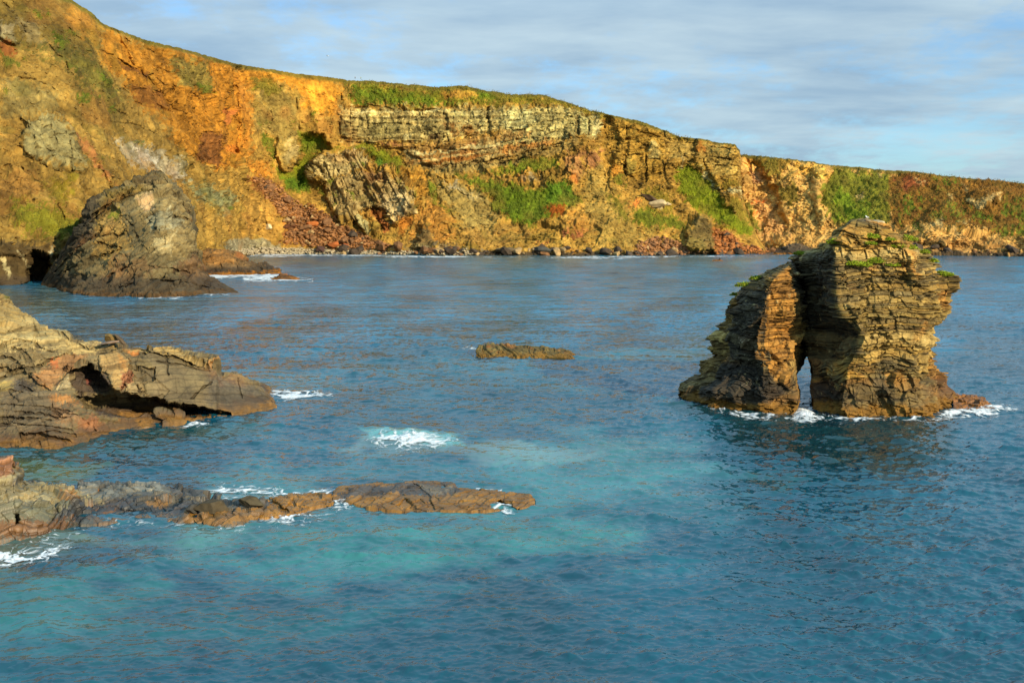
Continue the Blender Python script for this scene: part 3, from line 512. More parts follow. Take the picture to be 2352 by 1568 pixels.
# ---------------------------------------------------------------- far headland
def build_headland():
    cols = [[(1590,577,720),(1590,560,724),(1590,450,745),(1590,352,760)], [(1700,578,711),(1700,560,716),(1700,460,738),(1700,356,752)],
     [(1760,579,700),(1760,560,706),(1760,460,730),(1760,360,746)], [(1823,581,690),(1823,560,697),(1823,465,722),(1823,366,740)], [(1913,583,676),(1913,560,683),(1913,470,710),(1913,379,734)],
     [(2015,585,655),(2015,560,664),(2015,480,698),(2015,389,724)], [(2090,586,645),(2090,560,655),(2090,488,690),(2090,394,719)],
     [(2132,587,640),(2132,562,650),(2132,490,684),(2132,399,716)], [(2266,588,632),(2266,562,642),(2266,480,678),(2266,414,709)], [(2352,589,624),(2352,563,636),(2352,480,672),(2352,421,704)],
     [(2620,591,610),(2620,568,622),(2620,505,660),(2620,448,695)], [(3100,596,578),(3100,580,590),(3100,530,640),(3100,488,680)]]
    px, py, d = relief(cols, (26, 100, 84), 1000, 5, seed=2)
    nr = px.shape[0]; q = np.stack([px, 0 * px, 0 * px], -1)
    py = py + sstep(.93, 1, np.arange(nr)[:, None] / (nr - 1.0)) * (fbm(q, 24, 2, 5) * .9 + fbm(q, 6, 3, 7) * 1.0)
    wx = fbm(np.stack([px, py, 0 * px], -1), 16, 3, 131) * 5; wy = fbm(np.stack([px, py, 0 * px], -1), 16, 3, 132) * 5
    for poly, off, soft in [(c4((150,300),(250,260),(330,400),(400,520),(520,860),(300,900),(180,560)), 6, 9), (c4((420,880),(830,880),(840,960),(400,970)), -3, 6),
        (c4((730,350),(830,350),(760,500),(740,640),(860,780),(780,780),(700,560)), -7, 8), (c4((1480,900),(1640,640),(1800,600),(1900,820),(1980,900),(1700,960)), -8, 12), (c4((2050,500),(2170,510),(2150,610),(2000,670),(1900,600)), -4, 5)]:
        d = d + off * pmask(px, py, poly, soft, wx, wy)
    P = W(px, py, d); Nn = blur(blur(gnormal(P), 4, 0), 4, 1); Nn *= np.sign((Nn * (P - np.array([0, 0, CH]))).sum(-1, keepdims=True)) * -1; Nn /= np.linalg.norm(Nn, axis=-1, keepdims=True)
    dk = None; T = Painter(px, py, P, (198,150,82), 6, 15, 23); G = dict(green=True)
    T(c4((0,200),(500,260),(560,300),(430,380),(300,340),(120,260)), (120,98,38), 4, 1, .9, **G); T(c4((140,255),(230,270),(280,380),(220,400),(160,340)), (222,156,72), 4)
    T(c4((540,290),(760,310),(830,360),(760,450),(600,430),(540,380)), (212,162,74), 6); T(c4((180,560),(330,560),(520,900),(300,900)), (196,142,86), 8); T(c4((560,540),(720,520),(800,760),(600,800)), (204,160,86), 8)
    T(c4((220,590),(320,590),(310,630),(220,630)), (214,112,46), 3, 1.5); T(c4((220,680),(262,675),(260,710),(222,710)), (220,104,34), 2)
    T(c4((200,380),(290,370),(300,460),(220,520)), (196,142,96), 4, 1.4); T(c4((370,430),(530,300),(560,420),(420,500)), (168,134,68), 6)
    T(c4((260,280),(430,268),(445,400),(390,420),(340,400)), (104,94,36), 4, 1.2, .9, **G); T(c4((380,490),(560,460),(590,600),(530,670),(430,600)), (102,92,34), 4, 1.3, .9, **G)
    T(c4((160,560),(190,600),(300,860),(260,860),(170,640)), (82,92,26), 3, .8, .9, **G)
    T(c4((830,345),(1320,355),(1320,700),(1260,960),(900,780),(800,700),(730,640),(730,500)), (92,98,30), 5, 1.3, .95, **G)
    T(c4((860,500),(1000,560),(1150,640),(1100,780),(880,720)), (90,112,24), 6, 1.6, .8, **G)
    T(c4((1280,360),(1700,372),(2352,455),(3800,650),(3800,900),(2352,900),(1900,840),(1640,790),(1500,800),(1350,880),(1280,700)), (104,74,30), 6, 1.0, .97, **G)
    T(c4((1320,420),(1560,400),(1600,480),(1400,540)), (126,66,44), 5, 1.5, .8, **G)
    for p in [((1360,560),(1520,560),(1540,700),(1400,760)), ((1560,420),(1800,420),(1880,470),(1700,500)), ((1450,820),(1560,820),(1600,880),(1480,880)), ((1700,600),(1900,640),(1860,760),(1740,700)), ((2150,560),(2352,600),(2352,760),(2200,700)), ((2100,820),(2352,800),(2352,880),(2150,890)),
              ((2600,700),(2900,700),(2900,800),(2600,800)), ((1950,680),(2100,700),(2050,800),(1950,760)), ((1640,700),(1740,720),(1700,790),(1640,780))]:
        T(c4(*p), (84,98,28), 9, 2.2, .95, **G)
    for p in [((1480,420),(1570,450),(1560,480),(1490,470)), ((1860,450),(1930,540),(1920,560),(1860,530)), ((1900,590),(2020,600),(2150,530),(2150,600),(2020,665),(1960,650)), ((1750,560),(1800,570),(1790,610)), ((1040,530),(1080,540),(1060,600),(1030,590)), ((1210,380),(1250,390),(1230,420)),
              ((1600,760),(1720,740),(1740,800),(1600,820)), ((1790,830),(1860,830),(1850,890)), ((2280,530),(2340,540),(2310,560)), ((1840,770),(1950,760),(1940,800))]:
        T(c4(*p), (180,150,98), 3, 1.5, .9)
    T(c4((1430,890),(1600,860),(1900,870),(2352,890),(3800,1000),(3800,1300),(2352,1080),(1450,1040)), (176,128,70), 6, 1.6)
    X, Y, Z = P[..., 0], P[..., 1], P[..., 2]; g = T.green
    s = Z + X * .25 + fbm(P, 40, 3, 171) * 9; R, B, fr, t, j, _ = beds(s, X, Y, 15, 2.4, .5, (1.5, 6))
    f1, e1, id1 = facet(P, 14, 103, .7); f2, e2, id2 = facet(P, 5, 109, .7); f3, e3, id3 = facet(P, 2.2, 119, .8)
    gu = ridged(np.stack([X + Z * .35, 0 * X, Z * .15], -1), 24, 3, 108)
    disp = fbm(P, 30, 4, 140) * 2.6 + gu * 2.6 * sstep(0, 18, Z) + (1 - .7 * g) * (f1 * 2.6 + f2 * 1.6 + f3 * .7 + (R - .5) * 1.0 + (B - .5) * .7) + g * (np.abs(fbm(P, 3.4, 3, 145)) * 1.9)
    disp *= 1 - .85 * sstep(.96, 1, np.arange(nr)[:, None] / (nr - 1.0)); P = P + Nn * disp[..., None]
    C = T.c * ((1 + (1 - g) * ((R - .5) * .22 + (id2 - .5) * .2 + (id1 - .5) * .14)) * (1 + .34 * fbm(P, 7, 4, 162) + .24 * fbm(P, 2.5, 2, 163)) * (1 - .35 * (1 - g) * np.exp(-(e2 / .05) ** 2)))[..., None]
    C = C * (1 + g[..., None] * np.array([.20, .10, -.1]))
    dry = (sstep(.0, .7, fbm(P, 10, 4, 169)) * g * .4)[..., None]; C = C * (1 - dry) + S(112, 92, 38) * dry
    wetz = sstep(4.5, 1.2, P[..., 2] + fbm(P, 6, 3, 165) * 1.8)[..., None]; C = C * (1 - wetz) + S(78, 62, 46) * wetz
    crest = (sstep(0.965, .985, np.arange(nr)[:, None] / (nr - 1.0)) * np.ones_like(px))[..., None] * .85; C = C * (1 - crest) + S(84, 80, 30) * crest
    PF = close_body(P, [(15, lambda z: z + .5), (60, lambda z: z + .6), (300, lambda z: z - 4), (340, lambda z: z * 0 - 5)])
    o = build('headland', PF, gfaces(*PF.shape[:2]), M_CLIFF, extend(np.clip(C, .004, .8), 4) * ALB * TW * [1.04, 1.10, 1.0])
    tag(o, 'far headland with heather, green scrub and a bare peach coloured slide', 'headland', kind='structure')
    SHOTS['headland'] = (px, py, P, g, Nn)

# ---------------------------------------------------------------- generic low rock
def low_rock(name, cols, rows, nx, mat, base, paint, label, cat, back, feats=(), beds_=(0.5, .18, .12), dip=(0, 0, 1), fac=((3, .5), (1, .2)), fb=(4, .35), seed=1,
             weed=(0.5, 1.0), weedc=(132, 84, 22), darkz=(1.5, 2.8), darkc=(52, 46, 36), group=None, nb=None, wamp=3, smooth_d=3, kind=None, warp=.5, rustc=(168,92,38), rusta=.35, lift=0.0, lines=(), taper=0, ldep=.4):
    px, py, d = relief(cols, rows, nx, smooth_d)
    wx = fbm(np.stack([px, py, 0 * px], -1), 12, 3, seed + 1) * wamp; wy = fbm(np.stack([px, py, 0 * px], -1), 12, 3, seed + 2) * wamp
    for poly, off, soft in feats: d = d + off * pmask(px, py, poly, soft, wx, wy)
    dk = np.zeros_like(px)
    for pts in lines:
        for a, b in zip(pts[:-1], pts[1:]):
            ex, ey = b[0] - a[0], b[1] - a[1]; qx, qy = px + wx * .5, py + wy * .5; t = np.clip(((qx - a[0]) * ex + (qy - a[1]) * ey) / (ex * ex + ey * ey + 1e-6), 0, 1)
            dk = np.maximum(dk, np.exp(-(np.hypot(qx - a[0] - t * ex, qy - a[1] - t * ey) / (1.3 + .5 * np.sin(qx * .3))) ** 2))
    d = d + dk * ldep; P = W(px, py, d)
    P0 = close_body(P, back, 3.0, 0.8); nbk = len(back)
    # subdivide the rows behind
    tail = [P0[:len(P) + 1]]; last = P0[len(P)]
    for k in range(nbk):
        nxt = P0[len(P) + 1 + k]
        for f in np.linspace(0, 1, 9)[1:]: tail.append((last * (1 - f) + nxt * f)[None])
        last = nxt
    PA = np.concatenate(tail, 0); extra = PA.shape[0] - P.shape[0] - 1
    ex = lambda A: np.concatenate([A[:1], A] + [A[-1:]] * extra, 0)
    px, py, dk = ex(px), ex(py), ex(dk)
    Nn = blur(blur(gnormal(PA), 2, 0), 2, 1); c0 = PA.reshape(-1, 3).mean(0) + [0, 0, -6]
    fl = np.sign((Nn[PA.shape[0] // 3] * (np.array([0, 0, CH]) - PA[PA.shape[0] // 3])).sum()); Nn *= fl; Nn /= np.linalg.norm(Nn, axis=-1, keepdims=True) + 1e-9
    T = Painter(px, py, PA, base, wamp, 12, seed + 3); paint(T)
    X, Y, Z = PA[..., 0], PA[..., 1], PA[..., 2]; dp = np.array(dip, float); dp /= np.linalg.norm(dp)
    s = PA @ dp + fbm(PA, 6 * beds_[0] / .5, 3, seed + 5) * warp
    R, B, fr, t, j, idx = beds(s, X * .8 + Y * .6 , Y * .8 - X * .6, seed + 7, beds_[0], .6, (2, 9))
    R2, B2, fr2, t2, j2, _ = beds(s, X, Y, seed + 8, beds_[0] * .38, .4, (3, 12))
    gro = np.exp(-(np.minimum(fr, 1 - fr) * t / (.16 * beds_[0])) ** 2) + .6 * np.exp(-(j / (.14 * beds_[0])) ** 2)
    disp = fbm(PA, fb[0], 4, seed + 9) * fb[1] + ((R - .5) * 1.5 + (B - .5) * .7) * beds_[1] + ((R2 - .5) + (B2 - .5) * .5) * beds_[1] * .45 - gro * beds_[2]
    ids = 0; cr = 0
    for k, (sz, am) in enumerate(fac):
        f, e, i_ = facet(PA, sz, seed + 20 + k * 7, .7); disp = disp + f * am; ids = ids + (i_ - .5) * .2; cr = cr + .3 * np.exp(-(e / .05) ** 2)
    if taper: disp = disp * np.clip((P[-1:, :, 2] + 1) / taper, .12, 1)
    disp = disp * sstep(-1.5, .3, Z) * (1 - getattr(T, 'calm', 0)) + lift; PA = PA + Nn * disp[..., None]
    C = T.c * ((1 + (R - .5) * .42 + (B2 - .5) * .2 + ids) * (1 - .5 * np.clip(gro * .6 + cr, 0, 1)) * (1 + .3 * fbm(PA, fb[0] * .6, 4, seed + 31)))[..., None]
    C = C * (1 - .5 * dk[..., None]); ru = (sstep(.3, .8, fbm(PA, fb[0] * .9, 4, seed + 33)) * rusta)[..., None]; C = C * (1 - ru) + S(*rustc) * ru
    nzz = fbm(PA, 1.6, 3, seed + 35) * .5; zz = PA[..., 2] + nzz
    m = sstep(darkz[1], darkz[0], zz)[..., None] * .85; C = C * (1 - m) + S(*darkc) * m * (1 + .5 * (R[..., None] - .5))
    m = (sstep(weed[1], weed[0], zz) * sstep(-.9, -.2, fbm(PA, 2.2, 3, seed + 37)))[..., None] * .92; C = C * (1 - m) + S(*weedc) * m * (1 + .35 * fbm(PA, .6, 3, seed + 39))[..., None]
    loc = PA[:, :, :].reshape(-1, 3).mean(0); loc[2] = 0
    o = build(name, PA, gfaces(*PA.shape[:2]), mat, np.clip(C, .003, .8) * ALB * TW, loc)
    tag(o, label, cat, group, kind); SHOTS[label] = (px, py, PA, 0, Nn)
    return o

def P4(x, *yd): return [(x, yd[i], yd[i + 1]) for i in range(0, len(yd), 2)]
def rocks():
    # dark spur in front of the cliff
    def pt(T):
        T(c1((690,960),(830,905),(1010,1080),(1010,1310),(900,1360),(780,1330),(700,1100)), (132,114,70), 6, 1.2); T(c1((720,1040),(800,1000),(820,1100),(760,1130)), (176,146,100), 4, 1.3)
        T(c1((810,1240),(900,1230),(900,1340),(820,1340)), (176,158,108), 3, 1.8, .7); T(c1((760,1130),(900,1100),(980,1160),(900,1220),(780,1220)), (148,140,104), 5, 1.4)
        T(c1((480,1100),(640,1080),(700,1300),(600,1400),(490,1330)), (150,120,60), 6, 1.3); T(c1((600,1330),(850,1390),(800,1450),(640,1500),(560,1440)), (112,88,54), 6, 1.6); T(c1((540,1000),(700,950),(800,980),(640,1080),(520,1180),(430,1180)), (104,86,36), 6, 1.3)
        T(c1((560,1100),(640,1110),(620,1160),(560,1150)), (108,108,30), 4); T(c1((400,1060),(540,1010),(480,1250),(300,1400),(200,1500),(350,1200)), (66,58,42), 6, 1.2)  # left slope painted darker as the shade of a face turned from the sun
        T(c1((690,935),(830,905),(840,960),(700,985)), (96,80,48), 3, 1); T(c1((1010,1320),(1120,1440),(1260,1540),(1000,1500),(900,1400)), (104,78,48), 6)
    cols = [P4(95,655,358,653,360,652,362,651,364,650,366), P4(130,664,338,650,343,635,348,620,353,597,360), P4(176,675,317,650,324,610,334,570,344,530,356), P4(207,679,310,650,318,600,330,530,347,466,364),
            P4(260,681,306.5,650,313,590,325,520,343,440,367), P4(310,682,305,645,312,580,323,500,343,412,371), P4(345,682,305,645,312,570,322,488,344,403,374), P4(369,682,305,645,312,570,321,480,343,398,376), P4(409,681,306.5,645,313,580,326,500,348,435,374),
            P4(440,679,310,645,318,590,330,530,348,475,372), P4(449,678,312,650,318,610,328,590,340,572,352), P4(483,676,315,662,320,652,326,642,332,633,340), P4(527,674,319,669,322,665,325,661,328,658,333), P4(548,673,321,672.5,321.5,672.3,322,672,322.5,671.5,323)]
    low_rock('rock_spur', cols, (50, 70, 90, 90), 620, M_RIDGE, (112,98,62), pt, 'dark pointed rock spur with tilted beds below the left cliff, beside the sea cave', 'rock spur',
             [(6, lambda z: z - 5 * (1 - sstep(12, 24, z))), (40, lambda z: z - 14 * (1 - sstep(14, 28, z))), (130, lambda z: z * .9 - 14 * (1 - sstep(14, 28, z))), (150, lambda z: z * 0 - 6)], dip=(-.45, .15, .88), beds_=(1.9, .9, .35), fac=((10, 1.3), (3.5, .9), (1.6, .35)), fb=(16, .5), taper=16, ldep=1.8,
             lines=[c1((230,1480),(400,1300),(560,1180)), c1((300,1440),(480,1340),(640,1300)), c1((690,985),(560,1080),(430,1200)), c1((720,1100),(830,1200)), c1((640,1130),(700,1180),(720,1260)), c1((500,1260),(620,1290),(700,1350)), c1((760,1240),(900,1120),(1000,1150)), c1((560,1440),(700,1380),(850,1400),(1000,1420)),
                    c1((620,1500),(800,1460),(1000,1480),(1180,1520)), c1((840,905),(900,1000),(1000,1100),(1010,1250)), c1((690,940),(760,920),(840,908)), c1((480,1120),(600,1050),(800,990)), c1((800,1300),(830,1350)), c1((860,1240),(860,1330)), c1((520,1200),(640,1130)), c1((540,1230),(660,1210)), c1((1000,1320),(1080,1420))], seed=41, weed=(.7, 1.5), darkz=(3.5, 6.5), darkc=(58,50,38), warp=4.5, weedc=(84,62,34), rusta=.12)
    low_rock('rock_ledge', [P4(425,634,414,625,418,590,424,566,432), P4(450,633,417,622,421,590,430,572,436), P4(500,633,417,622,421,592,428,574,436), P4(545,632,420,622,424,600,430,580,440), P4(560,632,420,624,424,606,430,586,442),
             P4(575,631,423,626,426,612,432,602,444), P4(602,630,426,626,430,616,436,606,446), P4(628,629,430,626,433,622,438,617,446), P4(646,628,433,627.6,434,627,436,626,440)], (20, 30, 30), 240, M_RIDGE, (104,80,46), lambda T: (T(c1((1010,1300),(1150,1300),(1230,1330),(1240,1380),(1010,1400)), (134,96,48), 4, 1.5), None),
             'low brown rock ledge running out to sea behind the dark spur', 'rock ledge', [(15, lambda z: z * .8), (30, -3)], dip=(.1, .1, 1), beds_=(1.3, .7, .3), fac=((6, 1.0), (2.5, .6)), fb=(8, .6), seed=61, weed=(.6, 1.3), darkz=(2, 4), warp=2)
    low_rock('rock', [P4(622,642,391,641.5,391.5,641,392), P4(634,642,391,638,392,635,394), P4(645,642,391,636,392,629,395), P4(660,642,391,636,393,630,396), P4(672,641.5,392,638,394,635,397), P4(688,641,393,640.6,393.5,640.2,394)], (12, 14), 70, M_RIDGE, (98,68,38), lambda T: None,
             'small dark reef rock awash off the tip of the brown ledge', 'rock', [(4, lambda z: z * .6), (8, -2)], beds_=(.6, .3, .1), fac=((3, .5),), fb=(4, .4), seed=63, darkz=(.5, 1.2))
    low_rock('rock', [P4(1636,599.5,558,599,558,598.8,558), P4(1645,600,556,597.5,557,595.5,559), P4(1654,600,556,597,557,594.5,560), P4(1661,599.6,557,599.2,557.5,598.9,558)], (8, 8), 40, M_RIDGE, (92,72,44), lambda T: None,
             'tiny rock alone in open water, left of the tall sea stack', 'rock', [(3, lambda z: z * .6), (6, -2)], beds_=(.6, .3, .1), fac=((3, .4),), fb=(4, .3), seed=64, darkz=(.3, .8))
    low_rock('rock', [P4(1776,584,657,583,658,582,659), P4(1792,584,657,576,660,570,666), P4(1815,584,657,572,660,560,668), P4(1835,584,657,573,661,561,668), P4(1855,583.5,659,576,662,568,668), P4(1878,583,661,582,662,581,664)], (16, 20), 110, M_RIDGE, (92,76,54), lambda T: None,
             'large dark rounded rock on the shore left of the stack summit', 'rock', [(6, lambda z: z * .6), (14, -2)], beds_=(1.5, .6, .3), fac=((6, 1.2), (3, .6)), fb=(7, .8), seed=66, darkz=(2, 5), dip=(.5, 0, .8))
    low_rock('rock', [P4(1094,818,174.5,812,175,806,176), P4(1100,819,174,806,175.4,795,177.5), P4(1120,820,173.4,804,175.2,791,178), P4(1150,820.5,173.1,806,175,792,178), P4(1180,821,172.9,808,175,795,177.6), P4(1230,821.5,172.6,810,174.7,798,177.4),
             P4(1270,822,172.3,812,174.3,801,177), P4(1300,822.5,172,814,173.8,805,176.4), P4(1314,822.5,172,817,173,812,175), P4(1321,822,172.3,820,172.8,818,173.6)], (34, 40), 340, M_ROCK, (104,88,44), lambda T: (T(c5((0,0),(1,0),(1,1)), (90,80,40)), None),
             'long narrow flat-topped rock islet alone in the middle of the bay', 'islet', [(1.6, lambda z: z * .9), (3.6, -2)], beds_=(.4, .16, .1), fac=((1.4, .2), (.6, .1)), fb=(2, .08), lift=.12, seed=67, weed=(.25, .9), darkz=(.2, .6), darkc=(84,66,30), dip=(.5, 0, .8), weedc=(120,88,28))
    low_rock('rock', [P4(2190,938,126.7,925,128,905,131), P4(2205,939,126.4,926,128.2,910,130.9), P4(2240,940,126.1,926,128.2,911,130.8), P4(2262,940,126.1,928,127.8,914,130.2), P4(2270,940,126.1,932,127.2,925,129), P4(2284,940,126.1,939,126.4,938,127)], (24, 30), 200, M_WET, (104,80,44), lambda T: None,
             'low brown wave-washed rock against the right foot of the sea stack', 'rock', [(1.5, lambda z: z * .8), (3.5, -2)], beds_=(.3, .12, .08), fac=((1.2, .25), (.5, .1)), fb=(2, .2), seed=69, weed=(.9, 1.4), darkz=(0, .1))
    # foreground outcrop with the overhang
    def pf(T):
        T(c6((-900,-200),(280,300),(520,380),(580,520),(780,530),(760,620),(520,640),(350,700),(60,640),(-900,700)), (168,146,90), 6, 1)
        T(c6((-900,-700),(0,120),(100,200),(270,360),(0,420),(-900,420)), (160,134,74), 6, 1); T(c6((0,160),(50,180),(70,220),(20,210)), (112,110,34), 3)
        T(c6((0,560),(200,540),(400,560),(520,640),(350,700),(160,720),(0,700)), (108,92,56), 5, 1.8); T(c6((820,540),(1100,530),(1400,560),(1710,640),(1640,720),(1400,640),(1150,590),(900,600)), (162,136,78), 4, .8)
        T(c6((980,560),(1090,570),(1100,610),(1000,600)), (190,122,54), 3); T(c6((1650,640),(1710,640),(1660,710),(1630,700)), (178,122,60), 3)
        T(c6((1130,600),(1640,750),(1860,830),(2080,900),(2160,1020),(1900,1090),(1500,1000),(1180,950),(1230,800)), (112,96,62), 5, .6)
        T(c6((1640,760),(1860,830),(2080,900),(2150,1010),(1900,1080),(1600,1000)), (92,82,62), 10, .8); T(c6((1480,750),(1640,760),(1600,900),(1400,960),(1300,860)), (108,94,60), 12, .6)
        T(c6((1060,720),(1210,730),(1200,820),(1060,810)), (98,84,54), 3, .4); T(c6((1080,650),(1180,680),(1215,730),(1060,720)), (128,108,62), 3, .5)
        T(c6((780,620),(920,600),(1020,660),(1020,760),(950,900),(880,900),(860,780),(780,740)), (158,128,74), 4, 1); T(c6((920,610),(1010,680),(1000,760),(930,700)), (178,130,66), 3, .8)
        T(c6((950,740),(1050,740),(1060,820),(960,900),(940,890)), (140,88,54), 3, .8); T(c6((980,830),(1100,840),(1110,930),(980,920)), (150,128,82), 3, .8); T(c6((1050,730),(1110,900),(1180,940),(1100,840)), (130,108,66), 2, .6)
        T(c6((250,760),(500,620),(700,620),(600,720),(500,780),(420,880),(390,910),(280,840)), (158,114,64), 5, .9); T(c6((380,650),(460,650),(440,720),(380,700)), (180,104,52), 4, 1)
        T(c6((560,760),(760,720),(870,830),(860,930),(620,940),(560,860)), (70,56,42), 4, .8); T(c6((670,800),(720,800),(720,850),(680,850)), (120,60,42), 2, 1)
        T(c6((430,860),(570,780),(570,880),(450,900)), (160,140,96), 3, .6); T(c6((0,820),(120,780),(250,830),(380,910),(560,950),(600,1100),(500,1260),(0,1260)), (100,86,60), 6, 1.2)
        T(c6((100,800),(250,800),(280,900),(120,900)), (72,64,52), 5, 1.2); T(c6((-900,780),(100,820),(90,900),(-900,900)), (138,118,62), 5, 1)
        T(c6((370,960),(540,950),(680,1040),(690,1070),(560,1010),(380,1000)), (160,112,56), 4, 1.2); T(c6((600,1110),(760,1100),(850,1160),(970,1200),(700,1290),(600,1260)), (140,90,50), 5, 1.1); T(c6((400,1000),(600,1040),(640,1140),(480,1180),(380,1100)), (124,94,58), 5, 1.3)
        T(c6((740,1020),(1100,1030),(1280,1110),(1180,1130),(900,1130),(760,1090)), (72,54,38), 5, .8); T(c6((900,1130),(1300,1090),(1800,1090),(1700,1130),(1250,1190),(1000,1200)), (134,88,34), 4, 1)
        T(c6((-900,1290),(300,1280),(560,1260),(700,1290),(540,1370),(-900,1420)), (150,92,34), 5, 1.2)
        T.calm = pmask(T.px, T.py, c6((1100,600),(1640,740),(2080,900),(2160,1020),(1800,1080),(1150,950)), 8, T.wx, T.wy) * .72
    fc = [P4(-260,1080,95.7,980,100,880,106,760,114,590,122), P4(-60,1035,103.7,950,107,860,111,760,117,636,124), P4(0,1030,104.7,950,108,860,112,760,118,668,126), P4(20,1030,104.7,950,108,860,112,765,118,692,126),
          P4(45,1030,104.7,950,108,860,112.2,780,117.5,712,125.5), P4(62,1030,104.8,950,108,860,112.4,785,117.2,727,125), P4(78,1029,104.9,950,108,860,112.5,790,117,738,124), P4(84,1029,104.9,950,108,860,112.5,800,117,750,122), P4(150,1027,105.3,950,108.5,880,113,810,118,752,122),
          P4(162,1026,105.5,952,108.5,885,113,820,118,758,122), P4(170,1025,105.7,955,108.5,890,113,830,118,775,122), P4(230,1008,109.2,960,111,900,115,840,118.5,785,122.5), P4(280,990,113.2,965,114.5,910,116,860,118,787,122.5),
          P4(350,980,115.6,962,117,930,117,850,119,789,123), P4(400,975,116.8,965,118,945,117.5,860,120,795,124), P4(450,968,118.5,960,119.5,945,118.8,870,121,806,125), P4(497,960,120.6,955,121,945,120.8,880,122.5,817,126),
          P4(500,959.5,120.7,954.5,121.1,942,121.2,888,123.3,822,126.2), P4(503,959,120.8,954,121.2,940,121.5,893,123.5,856,126.5), P4(550,952,122.7,948,123,930,123.5,895,125.5,866,128), P4(600,943,125.2,938,125.6,925,126,905,128,889,130), P4(612,940,126,936,126.3,926,126.6,912,128.2,901,130), P4(627,937,126.9,934,127.3,930,127.6,926,128.5,921,130), P4(634,935.5,127.4,935.2,127.5,935,127.6,934.6,127.8,934,128)]
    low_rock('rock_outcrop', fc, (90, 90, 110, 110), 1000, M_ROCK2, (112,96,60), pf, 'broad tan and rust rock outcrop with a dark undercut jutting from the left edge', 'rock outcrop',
             [(4, lambda z: z * .9), (12, lambda z: z * .4), (16, -3)],
             feats=[(c6((545,740),(700,690),(750,730),(870,870),(950,925),(1150,955),(1500,1015),(1800,1085),(1800,1100),(1500,1110),(1200,1060),(1000,1120),(830,1100),(690,1060),(590,960)), 4.5, 2.2), (c6((560,940),(1100,960),(1700,1080),(1500,1100),(900,1040),(700,1020)), 3, 2.5),
                    (c6((780,620),(920,600),(1020,660),(1020,760),(950,900),(880,900),(860,780),(780,740)), -.5, 1.5), (c6((980,830),(1100,840),(1110,930),(980,920)), -.3, 1.2), (c6((1060,720),(1215,730),(1200,820),(1060,810)), .5, 1),
                    (c6((1130,560),(1700,640),(1640,720),(1400,640),(1150,590)), -.5, 1.2), (c6((300,690),(520,620),(600,640),(420,880),(260,800)), .4, 2), (c6((0,1250),(300,1240),(560,1300),(300,1270)), .8, 1.5), (c6((-100,700),(160,720),(380,900),(300,900),(100,760)), .8, 1.5)],
             dip=(-.25, .35, .9), lines=[c6((1130,600),(1400,640),(1640,720)), c6((1230,680),(1400,700),(1640,750)), c6((1500,965),(1600,880),(1660,840)), c6((250,760),(390,900),(440,930)), c6((60,740),(300,700),(500,620)), c6((0,780),(140,760),(250,760)), c6((600,720),(500,790),(430,860)), c6((0,1010),(300,1030),(560,1060)),
             c6((0,1060),(300,1080),(520,1120)), c6((0,1110),(400,1130)), c6((0,1160),(350,1180),(560,1210)), c6((0,1250),(300,1240),(420,1220),(600,1250)), c6((300,1290),(320,1350)), c6((640,1120),(760,1210)), c6((780,620),(920,600),(1020,670),(1020,780),(950,900)), c6((1050,720),(1210,740),(1210,810)), c6((260,500),(300,560),(400,600),(560,560)),
             c6((480,430),(540,500)), c6((0,440),(160,420),(280,400)), c6((100,560),(200,600),(230,660)), c6((0,620),(120,640),(160,720)), c6((1080,860),(1120,940)), c6((400,960),(420,1060),(600,1100)), c6((150,860),(260,900)), c6((80,900),(300,960)), c6((0,540),(100,500),(240,520)), c6((620,540),(700,580),(780,560)), c6((1860,830),(1900,960)), c6((1300,620),(1320,780))],
             beds_=(.6, .2, .14), fac=((6, .6), (2.2, .28), (.7, .09)), fb=(6, .2), seed=81, weed=(.35, 1.0), darkz=(.9, 1.7), darkc=(74,58,38), weedc=(116,84,34), warp=1.2, rusta=.12, smooth_d=2)
    # nearest ledge, low left
    def pl(T):
        T(c7((-300,130),(80,140),(80,200),(60,230),(300,240),(430,290),(430,320),(300,320),(200,310),(-300,330)), (150,134,88), 4, 1); T(c7((-300,130),(75,135),(75,180),(20,220),(-300,260)), (146,96,58), 4, 1)
        T(c7((0,300),(240,310),(300,340),(150,410),(-100,420)), (108,104,76), 5, .8); T(c7((240,260),(310,260),(310,330),(250,320)), (150,110,56), 3, 1.4); T(c7((240,240),(640,230),(700,290),(400,300)), (132,124,102), 5, 1)
        T(c7((300,300),(900,300),(900,340),(700,390),(200,400)), (60,60,58), 7, 1.2); T(c7((750,340),(1080,330),(1090,390),(900,420),(760,410)), (130,92,34), 4, .8); T(c7((350,380),(700,370),(760,410),(400,420)), (104,82,56), 4, 1.4)
        T(c7((680,255),(830,280),(850,300),(700,290)), (82,74,62), 3); T(c7((580,310),(700,305),(680,330),(600,335)), (142,104,50), 3); T(c7((-200,390),(300,380),(280,460),(-200,480)), (112,76,36), 5, 1.6)
